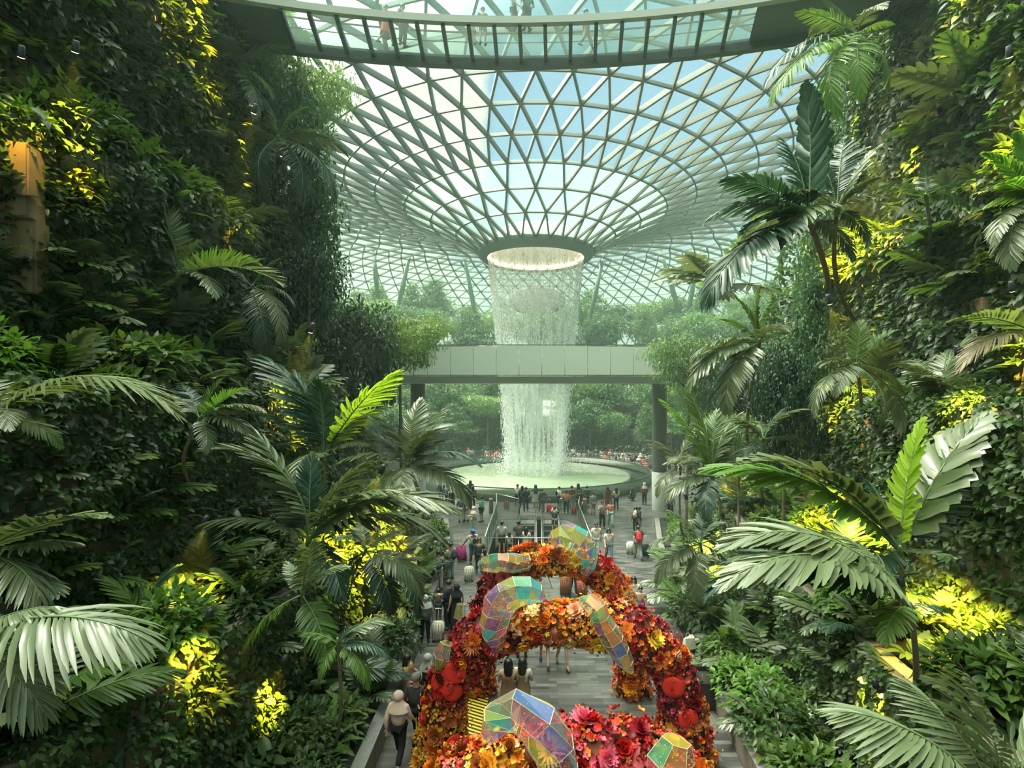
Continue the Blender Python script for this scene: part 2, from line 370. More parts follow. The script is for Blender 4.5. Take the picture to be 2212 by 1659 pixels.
# oculus rim (dark lip), white throat and its warm cove light
oc = MB(); oc.lathe([(4.75, 21.75), (5.1, 21.55), (5.6, 21.9), (5.75, 22.5), (5.5, 22.9), (5.2, 22.9)], 72, PC)
orim = oc.build('oculus_ring', mat('slate grey rim', (.10, .13, .135), .5), smooth=True); tag(orim, 'dark grey ring around the round roof opening where the water falls', 'ring')
th = MB(); th.lathe([(4.75, 21.75), (4.7, 22.6), (4.3, 23.6), (3.6, 24.4), (0.05, 24.6)], 72, PC)
th.build('throat', mat('white throat', (.8, .83, .8), .5), orim, smooth=True)
cv = MB(); cv.lathe([(4.5, 21.9), (4.7, 21.95), (4.7, 22.15), (4.5, 22.1), (4.5, 21.9)], 72, PC)
cv.build('cove_light', mat('warm cove glow', (1, .84, .58), .5, emit=2.6), orim)

# dark oval panel in the far vault, and the slanted steel struts that carry it
ov = MB(); c = at(1160, 650, 94); ov.ell(c, (5.1, 3.1, .5), 28, 6, M=Matrix.Rotation(math.radians(65), 3, 'X'))
tag(ov.build('oval_canopy', mat('grey oval underside', (.10, .105, .095), .7), smooth=True), 'dark oval roof panel behind the falling water', 'roof panel')
m_strut = mat('green grey strut', (.16, .26, .21), .5, .2)
for (x0, y0, x1, y1, Y, lab) in ((806, 540, 818, 600, 88, 'short steep strut, the first from the dark-leaved trees'), (886, 548, 852, 640, 88, 'strut leaning towards the tall shaggy tree'), (1003, 555, 1036, 668, 90, 'strut just left of the oculus'),
        (1304, 552, 1265, 672, 90, 'strut just right of the oculus'), (1247, 627, 1262, 672, 92, 'short strut seen at the edge of the falling water'), (1426, 536, 1482, 664, 88, 'V strut leaning away from the water'), (1513, 530, 1477, 664, 88, 'V strut leaning towards the water')):
    a, b = at(x0, y0, Y-6), at(x1, y1+60, Y); mb = MB(); mb.tube([a, (a+b)/2, b], [.22, .42, .25], 10)
    s = mb.build('roof_strut', m_strut, smooth=True); tag(s, 'green grey steel roof '+lab, 'strut', 'slanted steel struts under the far roof')
    b2 = MB(); b2.ell(a, (.4, .4, .3), 10, 6); b2.build('node_joint', m_strut, s, smooth=True)

# ------------------------------------------------------------------ pool and waterfall
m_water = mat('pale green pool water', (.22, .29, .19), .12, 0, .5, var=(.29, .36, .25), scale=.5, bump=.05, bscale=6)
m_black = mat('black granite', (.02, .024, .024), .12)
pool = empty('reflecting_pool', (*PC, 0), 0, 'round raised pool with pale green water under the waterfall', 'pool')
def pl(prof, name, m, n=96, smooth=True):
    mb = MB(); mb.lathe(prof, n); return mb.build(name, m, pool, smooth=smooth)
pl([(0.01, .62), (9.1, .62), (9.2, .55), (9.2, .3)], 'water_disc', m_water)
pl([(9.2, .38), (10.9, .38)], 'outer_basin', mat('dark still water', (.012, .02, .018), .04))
pl([(10.9, .38), (10.9, .5), (11.1, .5), (11.1, 0)], 'rim', m_black, smooth=False)
pl([(11.13, .02), (11.13, 1.12), (11.11, 1.12), (11.11, .02)], 'glass_barrier', film_mat('greenish balustrade glass', (.20, .27, .20), .35))
pl([(11.09, 1.1), (11.15, 1.1), (11.15, 1.14), (11.09, 1.14), (11.09, 1.1)], 'top_rail', m_steel)

# falling water: thousands of drawn-out drops on a curtain that narrows as it falls
def curtain_r(z):
    return np.interp(z, [0.6, 2, 9.5, 13, 18, 20, 21.8], [2.55, 2.65, 3.2, 3.75, 4.25, 4.5, 4.6])
def drops(n, zlo, zhi, spread, lmin, lmax, w):
    z = R.uniform(zlo, zhi, n); a = R.uniform(0, 2*PI, n)
    # streams: bunch the angles; lower down most of the water runs in two heavy cords
    lo = (z < 10.5)&(R.rand(n) < .78); a = np.where(lo, np.where(R.rand(n) < .5, 0, PI)+R.normal(0, .30, n), a)
    a += .10*np.sin(a*23+1)+.05*np.sin(a*61)
    r = curtain_r(z)+R.normal(0, 1, n)*spread*(1+(21.8-z)*.05)
    x, y = PC[0]+r*np.cos(a), PC[1]+r*np.sin(a); L = R.uniform(lmin, lmax, n); ww = w*R.uniform(.5, 1.5, n)
    T = np.array([(0, 0, .5), (1, 0, 0), (-.5, .87, 0), (-.5, -.87, 0), (0, 0, -.5)])
    V = np.stack([x, y, z], 1)[:, None, :]+T[None]*np.stack([ww, ww, L], 1)[:, None, :]
    F = np.array([(0, 1, 2), (0, 2, 3), (0, 3, 1), (4, 2, 1), (4, 3, 2), (4, 1, 3)])
    return V.reshape(-1, 3), (F[None]+np.arange(n)[:, None, None]*5).reshape(-1, 3)
vs, fs, off = [], [], 0
for n, a, b, sp, l0, l1, w in ((21000, 9, 21.7, .06, .06, .40, .020), (8500, .7, 11, .14, .08, .4, .024), (2600, .6, 2.6, .5, .05, .16, .03)):
    v, f = drops(n, a, b, sp, l0, l1, w); vs.append(v); fs.append(f+off); off += len(v)
m_drop = mat('white water', (.92, .97, .95), .3)
wf = link('waterfall', np_mesh('waterfall', np.concatenate(vs), [np.concatenate(fs)], m_drop)); tag(wf, 'tall curtain of water falling from the roof opening into the pool', 'waterfall', kind='stuff')
def veil_mat():
    m = bpy.data.materials.new('sheer water veil'); m.use_nodes = True; t = m.node_tree; t.nodes.clear()
    o = t.nodes.new('ShaderNodeOutputMaterial'); a = t.nodes.new('ShaderNodeBsdfTransparent'); d = t.nodes.new('ShaderNodeBsdfDiffuse'); d.inputs[0].default_value = (.9, .98, .94, 1)
    l = t.nodes.new('ShaderNodeBsdfTranslucent'); l.inputs[0].default_value = (.9, .98, .94, 1); ad = t.nodes.new('ShaderNodeMixShader'); t.links.new(d.outputs[0], ad.inputs[1]); t.links.new(l.outputs[0], ad.inputs[2])
    g = t.nodes.new('ShaderNodeNewGeometry'); mp = t.nodes.new('ShaderNodeMapping'); mp.inputs['Scale'].default_value = (2.2, 2.2, .10); t.links.new(g.outputs['Position'], mp.inputs[0])
    n = t.nodes.new('ShaderNodeTexNoise'); n.inputs['Scale'].default_value = 1.6; n.inputs['Detail'].default_value = 6; n.inputs['Roughness'].default_value = .65; t.links.new(mp.outputs[0], n.inputs['Vector'])
    r = t.nodes.new('ShaderNodeMapRange'); t.links.new(n.outputs['Fac'], r.inputs[0]); r.inputs[1].default_value = .38; r.inputs[2].default_value = .72; r.inputs[3].default_value = .02; r.inputs[4].default_value = .55
    s = t.nodes.new('ShaderNodeMixShader'); t.links.new(r.outputs[0], s.inputs[0]); t.links.new(a.outputs[0], s.inputs[1]); t.links.new(ad.outputs[0], s.inputs[2]); t.links.new(s.outputs[0], o.inputs[0])
    return m
vm = veil_mat()
mb = MB(); mb.lathe([(float(curtain_r(z))-.03, z) for z in np.linspace(21.7, .62, 30)], 72, PC); mb.build('veil', vm, wf, smooth=True)
mb = MB(); mb.lathe([(float(curtain_r(z))*.96, z) for z in np.linspace(13, .62, 20)], 72, PC); mb.build('inner_veil', vm, wf, smooth=True)

# ------------------------------------------------------------------ lower bridge with its two columns
br = empty('footbridge', (0, 37.5, 9.2), 0, 'pale panelled bridge crossing in front of the waterfall', 'bridge')
x = -21.0; k = 0
while x < 22:
    x1 = x+1.53; mb = MB()
    yo = lambda q: -1.9+abs(q/40)**2*1.0
    mb.add([(x+.02, yo(x), 0.55), (x1-.02, yo(x1), .55), (x1-.02, yo(x1), 2.5-abs(x1)*.012), (x+.02, yo(x), 2.5-abs(x)*.012), (x+.02, yo(x)+.12, .55), (x1-.02, yo(x1)+.12, .55), (x1-.02, yo(x1)+.12, 2.5-abs(x1)*.012), (x+.02, yo(x)+.12, 2.5-abs(x)*.012)],
           [(0, 1, 2, 3), (4, 7, 6, 5), (3, 2, 6, 7), (0, 4, 5, 1), (0, 3, 7, 4), (1, 5, 6, 2)])
    mb.build('fascia_panel', m_pale, br); x = x1; k += 1
mb = MB(); mb.box((0.5, 0, .95), (44, 3.4, .7)); mb.add([(-21.5, -1.75, .45), (22.5, -1.75, .45), (22.5, -1.2, .0), (-21.5, -1.2, .0), (-21.5, 1.6, .0), (22.5, 1.6, .0)], [(0, 1, 2, 3), (3, 2, 5, 4)])
mb.build('deck', mat('bridge underside', (.42, .50, .44), .5), br)
mb = MB(); mb.beam((-21, -1.82, 2.55), (22.4, -1.82, 2.55), .1, .06); mb.build('capping_rail', m_steel, br)
for X, lab in ((-8.6, 'round grey column under the bridge, beside the silvery palms'), (9.05, 'round grey column with pale base under the bridge, beside the escalator plaza')):
    c_ = empty('round_column', (X, 38.9, 0), 0, lab, 'column', 'columns under the footbridge')
    mb = MB(); mb.lathe([(.53, 2.8), (.53, 9.3)], 32); mb.build('shaft', mat('grey column paint', (.10, .115, .105), .5), c_, smooth=True)
    mb = MB(); mb.lathe([(.55, 0), (.55, 2.8), (.5, 2.8)], 32); mb.build('casing', mat('pale concrete casing', (.38, .43, .38), .6), c_, smooth=True)

# ------------------------------------------------------------------ high glass-floored bridge
BC, R0, R1, BZ = (-1.0, -20.0), 41.5, 43.75, 23.45
gb = empty('canopy_bridge', (BC[0], BC[1]+42, BZ), 0, 'curved glass-floored bridge high under the roof', 'bridge')
def bp_(r, ang, z): return (r*math.sin(ang), r*math.cos(ang)-42, z-BZ)
def arc_beam(name, r, w, z0, z1, m, a0=-.47, a1=.42, n=48):
    mb = MB()
    for i in range(n):
        t0, t1 = a0+(a1-a0)*i/n, a0+(a1-a0)*(i+1)/n
        vs = [bp_(q, t, z) for t in (t0, t1) for (q, z) in ((r, z0), (r+w, z0), (r+w, z1), (r, z1))]
        mb.add(vs, [(0, 1, 5, 4), (1, 2, 6, 5), (2, 3, 7, 6), (3, 0, 4, 7)])
    return mb.build(name, m, gb)
arc_beam('near_fascia', R0-.12, .25, BZ-.06, BZ+.22, mat('pale fascia', (.42, .46, .43), .5))
arc_beam('far_beam', R1, .3, BZ-.35, BZ+.12, m_dark)
arc_beam('handrail', R1+.05, .06, BZ+1.15, BZ+1.2, m_steel); arc_beam('handrail', R0, .06, BZ+1.15, BZ+1.2, m_steel); arc_beam('midrail', R1+.05, .03, BZ+.72, BZ+.75, m_steel)
ga0, ga1 = -.215, .232
arc_beam('solid_deck', R0, R1-R0, BZ-.05, BZ+.05, mat('slate deck', (.06, .085, .10), .5), -.47, ga0); arc_beam('solid_deck', R0, R1-R0, BZ-.05, BZ+.05, MATS['slate deck'], ga1, .42)
m_gp = film_mat('glass floor', (.55, .66, .62), .06, gloss=.1); m_bal = film_mat('clear balustrade', (.7, .85, .82), .10, gloss=.1)
NP = 18
for i in range(NP):
    t0, t1 = ga0+(ga1-ga0)*i/NP, ga0+(ga1-ga0)*(i+1)/NP
    mb = MB(); vs = [bp_(r, t, z) for (t) in (t0+.001, t1-.001) for r, z in ((R0+.13, BZ-.02), (R1, BZ-.02), (R1, BZ+.02), (R0+.13, BZ+.02))]
    mb.add(vs, [(0, 1, 5, 4), (2, 3, 7, 6)]); mb.build('glass_panel', m_gp, gb)
    mb = MB(); mb.beam(bp_(R0, t0, BZ-.1), bp_(R1, t0, BZ-.1), .15, .2); mb.build('cross_rib', m_dark, gb)
arc_beam('balustrade_glass', R1+.07, .01, BZ+.15, BZ+1.12, m_bal); arc_beam('balustrade_glass', R0, .01, BZ+.22, BZ+1.12, m_bal)
# ------------------------------------------------------------------ terrain height, and where a sight line meets the hillsides
def hill_z(X, Y):
    s = -1 if X < 0 else 1; z = 0
    if Y > 34: 
        r = math.hypot(X-PC[0], Y-PC[1]); 
        for rr, zz in RING:
            if r > rr+.35: z = zz-.1
        return z
    for k in range(5):
        if abs(X) > abs(hx(s, k, Y))+.3: z = HILL[s]['z'][k]-.12
    return z
def hit(px, py, back=0.0):
    Y = 2.5
    while Y < 34:
        p = at(px, py, Y)
        if p.z < hill_z(p.x, Y): return at(px, py, Y-back)
        Y += .04
    return at(px, py, 30)
def fbm(P, s, seed=0):
    x, y, z = P[..., 0]*s+seed, P[..., 1]*s-seed*1.7, P[..., 2]*s+seed*.6
    return (np.sin(x+1.7*np.sin(y*1.3))+np.sin(y*1.1+1.9*np.sin(z*.9))+np.sin(z*1.3+1.5*np.sin(x*.8))+.5*np.sin(2.3*x+1.1*y)+.5*np.sin(2.7*z-1.3*y))/4

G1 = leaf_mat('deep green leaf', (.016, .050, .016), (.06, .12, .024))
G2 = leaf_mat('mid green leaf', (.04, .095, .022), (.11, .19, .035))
G3 = leaf_mat('fresh green leaf', (.06, .17, .03), (.16, .30, .05), trans=.45)
GF = leaf_mat('far tree leaf', (.04, .105, .04), (.11, .22, .075), rough=.5)
GS = leaf_mat('silvery green frond', (.07, .105, .05), (.145, .185, .10), rough=.34, spec=.7, trans=.2)
GD = leaf_mat('dark palm frond', (.012, .045, .03), (.035, .08, .045), rough=.35, spec=.6, trans=.25)
GY = leaf_mat('lime young frond', (.22, .38, .03), (.34, .50, .05), trans=.5)
GV = leaf_mat('bright variegated leaf', (.10, .20, .03), (.30, .36, .06), trans=.4)
GO = leaf_mat('olive frond', (.09, .15, .04), (.19, .24, .11), rough=.4, trans=.35)
GP = leaf_mat('pale pink veined leaf', (.18, .17, .10), (.30, .22, .14), trans=.3)
m_bark = mat('grey brown bark', (.10, .085, .06), .85, var=(.17, .15, .11), scale=7, bump=.5, bscale=22)
m_palmb = mat('ringed palm bark', (.15, .13, .085), .7, var=(.22, .20, .15), scale=9, bump=.4, bscale=16)
m_red = mat('reddish palm bark', (.17, .09, .06), .7, var=(.10, .055, .04), scale=6, bump=.4, bscale=16)
m_shaft = mat('green crownshaft', (.10, .17, .05), .45)
m_rach = mat('leaf midrib', (.10, .16, .06), .5)

LT = np.array([(0, 0, 0), (.24, .42, .07), (.24, -.42, .07), (.28, 0, 0), (.62, .40, .02), (.62, -.40, .02), (.64, 0, -.05), (1, 0, -.17)])
LF = np.array([(0, 3, 1), (0, 2, 3), (3, 6, 1), (6, 4, 1), (2, 5, 3), (5, 6, 3), (6, 7, 4), (5, 7, 6)])
def leaves(P, D, U, L, W):
    """n leaves at P pointing along D with normals near U"""
    D = D/np.linalg.norm(D, axis=1, keepdims=True); S = np.cross(U, D); S /= np.linalg.norm(S, axis=1, keepdims=True)+1e-9; N = np.cross(D, S)
    V = P[:, None]+LT[None, :, :1]*L[:, None, None]*D[:, None]+LT[None, :, 1:2]*W[:, None, None]*S[:, None]+LT[None, :, 2:]*L[:, None, None]*N[:, None]
    n = len(P)
    return V.reshape(-1, 3), (LF[None]+8*np.arange(n)[:, None, None]).reshape(-1, 3)
def rdirs(n, rs=R):
    v = rs.normal(0, 1, (n, 3)); return v/np.linalg.norm(v, axis=1, keepdims=True)

# --- fronds -------------------------------------------------------
FR = {}
def frond(kind, sag, material, seed=0):
    key = (kind, sag, material.name, seed)
    if key in FR: return FR[key]
    #        pairs, leaflet length, width, lift, droop, end width, bare stalk, blade
    K = {'broad': (30, .30, .035, .25, .55, .25, .14, 0), 'feather': (42, .26, .017, .35, .75, .06, .12, 0), 'stiff': (30, .28, .030, .55, .15, .12, .12, 0), 'fish': (20, .24, .070, .35, .25, .9, .10, 0),
         'fern': (30, .15, .030, .1, .15, .1, .05, 0), 'lobed': (8, .36, .095, .10, .35, .35, .25, .09), 'fan': (11, .62, .085, .15, .3, .55, .42, 0), 'long': (30, .42, .032, .2, .9, .1, .08, 0), 'plain': (26, .2, .05, .4, .25, .8, .06, 0)}[kind]
    n, ll, lw, lift, droop, ew, bare, blade = K
    rs = np.random.RandomState(seed+hash(kind) % 97 if False else seed+len(kind)*13+ord(kind[0]))
    M = 24; ang = np.array([-sag*(i/M)**1.4 for i in range(M+1)]); pts = [np.zeros(3)]
    for i in range(M): pts.append(pts[-1]+np.array([math.cos(ang[i]), 0, math.sin(ang[i])])/M)
    pts = np.array(pts); V = []; Q = []; MI = []
    def at_s(s):
        f = s*M; i = min(int(f), M-1); t = f-i; a = ang[i]*(1-t)+ang[i+1]*t
        return pts[i]*(1-t)+pts[i+1]*t, np.array([math.cos(a), 0, math.sin(a)]), np.array([-math.sin(a), 0, math.cos(a)])
    # rachis: 4-sided taper
    for i in range(M+1):
        p, t, nn = at_s(min(i/M, .999)); r = .011*(1-.85*i/M)+.001
        for a in range(4): V.append(p+np.array([0, 1, 0])*r*math.cos(a*PI/2)+nn*r*math.sin(a*PI/2))
    for i in range(M):
        for a in range(4): Q.append((i*4+a, i*4+(a+1) % 4, i*4+4+(a+1) % 4, i*4+4+a)); MI.append(1)
    us = [0, .2, .5, .8, 1]; ws = [.35, .95, 1, .72, ew]
    for j in range(n):
        s = bare+(1-bare)*(j+.5)/n; 
        if kind == 'fan': s = bare+(1-bare)*.25*j/n
        p, t, nn = at_s(min(s, .999)); q = (j+.5)/n
        prof = math.sin(PI*min(1, q*.75+.2))**.7 if kind not in ('lobed', 'fan') else (.75+.25*math.sin(PI*q) if kind == 'fan' else math.sin(PI*(q*.8+.15))**.6)
        phi = (1.25 if kind != 'fish' else 1.1)*(1-q**1.6)+.30*q**1.6
        if kind == 'fan': phi = 2.1*(1-q)+.08
        for sd in (1, -1):
            L = ll*prof*rs.uniform(.9, 1.08); w = lw*(.7+.3*prof)*rs.uniform(.85, 1.1)/2; lf = lift*rs.uniform(.6, 1.3); ph = phi*rs.uniform(.95, 1.05); dr = droop*rs.uniform(.7, 1.3)
            y = np.array([0, sd, 0.]); d = t*math.cos(ph)+(y*math.cos(lf)+nn*math.sin(lf))*math.sin(ph)
            base = len(V); c = p+d*0.
            across = np.cross(d, nn); across /= np.linalg.norm(across)+1e-9; tw = rs.uniform(-.35, .35)
            up = np.cross(across, d); across = across*math.cos(tw)+up*math.sin(tw); up = np.cross(across, d)
            prev = 0; dd = d.copy()
            for u, wv in zip(us, ws):
                c = c+dd*(u-prev)*L; prev = u; dd = dd+np.array([0, 0, -1])*dr*.33; dd /= np.linalg.norm(dd)
                V += [c-across*w*wv, c+up*w*.28*wv*-1, c+across*w*wv]
            for i in range(4):
                b = base+i*3; Q += [(b, b+1, b+4, b+3), (b+1, b+2, b+5, b+4)]; MI += [0, 0]
    if blade:
        base = len(V)
        for i in range(13):
            s = bare+(1-bare)*i/12; p, t, nn = at_s(min(s, .999)); w = blade*math.sin(PI*(.12+.88*i/12))**.6
            V += [p+np.array([0, w, .1*w]), p, p+np.array([0, -w, .1*w])]
        for i in range(12):
            b = base+i*3; Q += [(b, b+1, b+4, b+3), (b+1, b+2, b+5, b+4)]; MI += [0, 0]
    me = np_mesh('frond', V, [Q], [material, m_rach], MI)
    FR[key] = (me, pts[-1].copy())
    return FR[key]
def put_frond(parent, spec, tip, roll=0, name='frond'):
    """tip: vector from the crown (parent's space) where the frond's end should be"""
    me, ch = spec; tip = Vector(tip); beta = math.atan2(-ch[2], ch[0]); c = math.hypot(ch[0], ch[2])
    az = math.atan2(tip.y, tip.x); el = math.atan2(tip.z, math.hypot(tip.x, tip.y)); sc = tip.length/c
    Mx = Matrix.Rotation(az, 3, 'Z') @ Matrix.Rotation(-(el+beta), 3, 'Y') @ Matrix.Rotation(roll, 3, 'X')
    return link(name, me, parent, rot=Mx.to_euler(), scale=sc)
def ball_tip(L, az, el): return Vector((math.cos(el)*math.cos(az), math.cos(el)*math.sin(az), math.sin(el)))*L

def palm(crown, tips, label, extra=3, L=1.6, kinds=('broad',), mats=(GS,), bark=None, tr=.06, base=None, group=None, name='palm_tree', seed=0, sag=1.3, rpx=0, rpy=0, bp=None):
    """crown: point; tips: [(px, py, dY, kind, sag, material)]"""
    rs = random.Random(seed*7+3); crown = Vector(crown)
    if base is None:
        # rooted where the slope shows just below the crown
        b_ = hit(rpx, rpy+min(330, 1.5*F_PX/crown.y)) if bp is None else hit(*bp); base = Vector((b_.x+(-.1 if b_.x < 0 else .1), b_.y+.05, b_.z)); hz_ = hill_z(base.x, base.y)
        if base.z > hz_: base.z = hz_-.03
    else: base = Vector((base[0], base[1], hill_z(base[0], base[1])-.03))
    root = empty(name, base, 0, label, 'palm', group)
    h = crown-base; n = 10; mb = MB(); bend = Vector((rs.uniform(-.045, .045), rs.uniform(-.045, .045), 0))*h.length
    P = [h*(i/n)+bend*math.sin(PI*i/n) for i in range(n+1)]
    mb.tube(P, [tr*(1.25-.45*i/n) for i in range(n+1)], 9); mb.build('trunk', bark or m_palmb, root, smooth=True)
    mb = MB(); u = (P[-1]-P[-2]).normalized(); mb.tube([P[-1]-u*.3, P[-1]-u*.1, P[-1]+u*.18], [tr*1.05, tr*1.25, tr*.55], 9); mb.build('crownshaft', m_shaft, root, smooth=True)
    cr = empty('crown', h); cr.parent = root
    for i, t in enumerate(tips):
        px, py, dy, kind, sg, m = t
        T = at(px, py, crown.y+dy)-crown
        put_frond(cr, frond(kind, sg, m, i % 2), T, rs.uniform(-.25, .25))
    for i in range(extra):
        az = 2*PI*(i+rs.random()*.6)/max(extra, 1)+seed; put_frond(cr, frond(kinds[i % len(kinds)], sag, mats[i % len(mats)], i % 2), ball_tip(L*rs.uniform(.8, 1.1), az, rs.uniform(-.25, .9)), rs.uniform(-.3, .3))
    return root

def flatten_crown(root):
    """fronds belong straight under the palm"""
    for c in [c for c in root.children if c.type == 'EMPTY']:
        for f in list(c.children):
            f.parent = root; f.location = Vector(f.location)+c.location
        bpy.data.objects.remove(c)

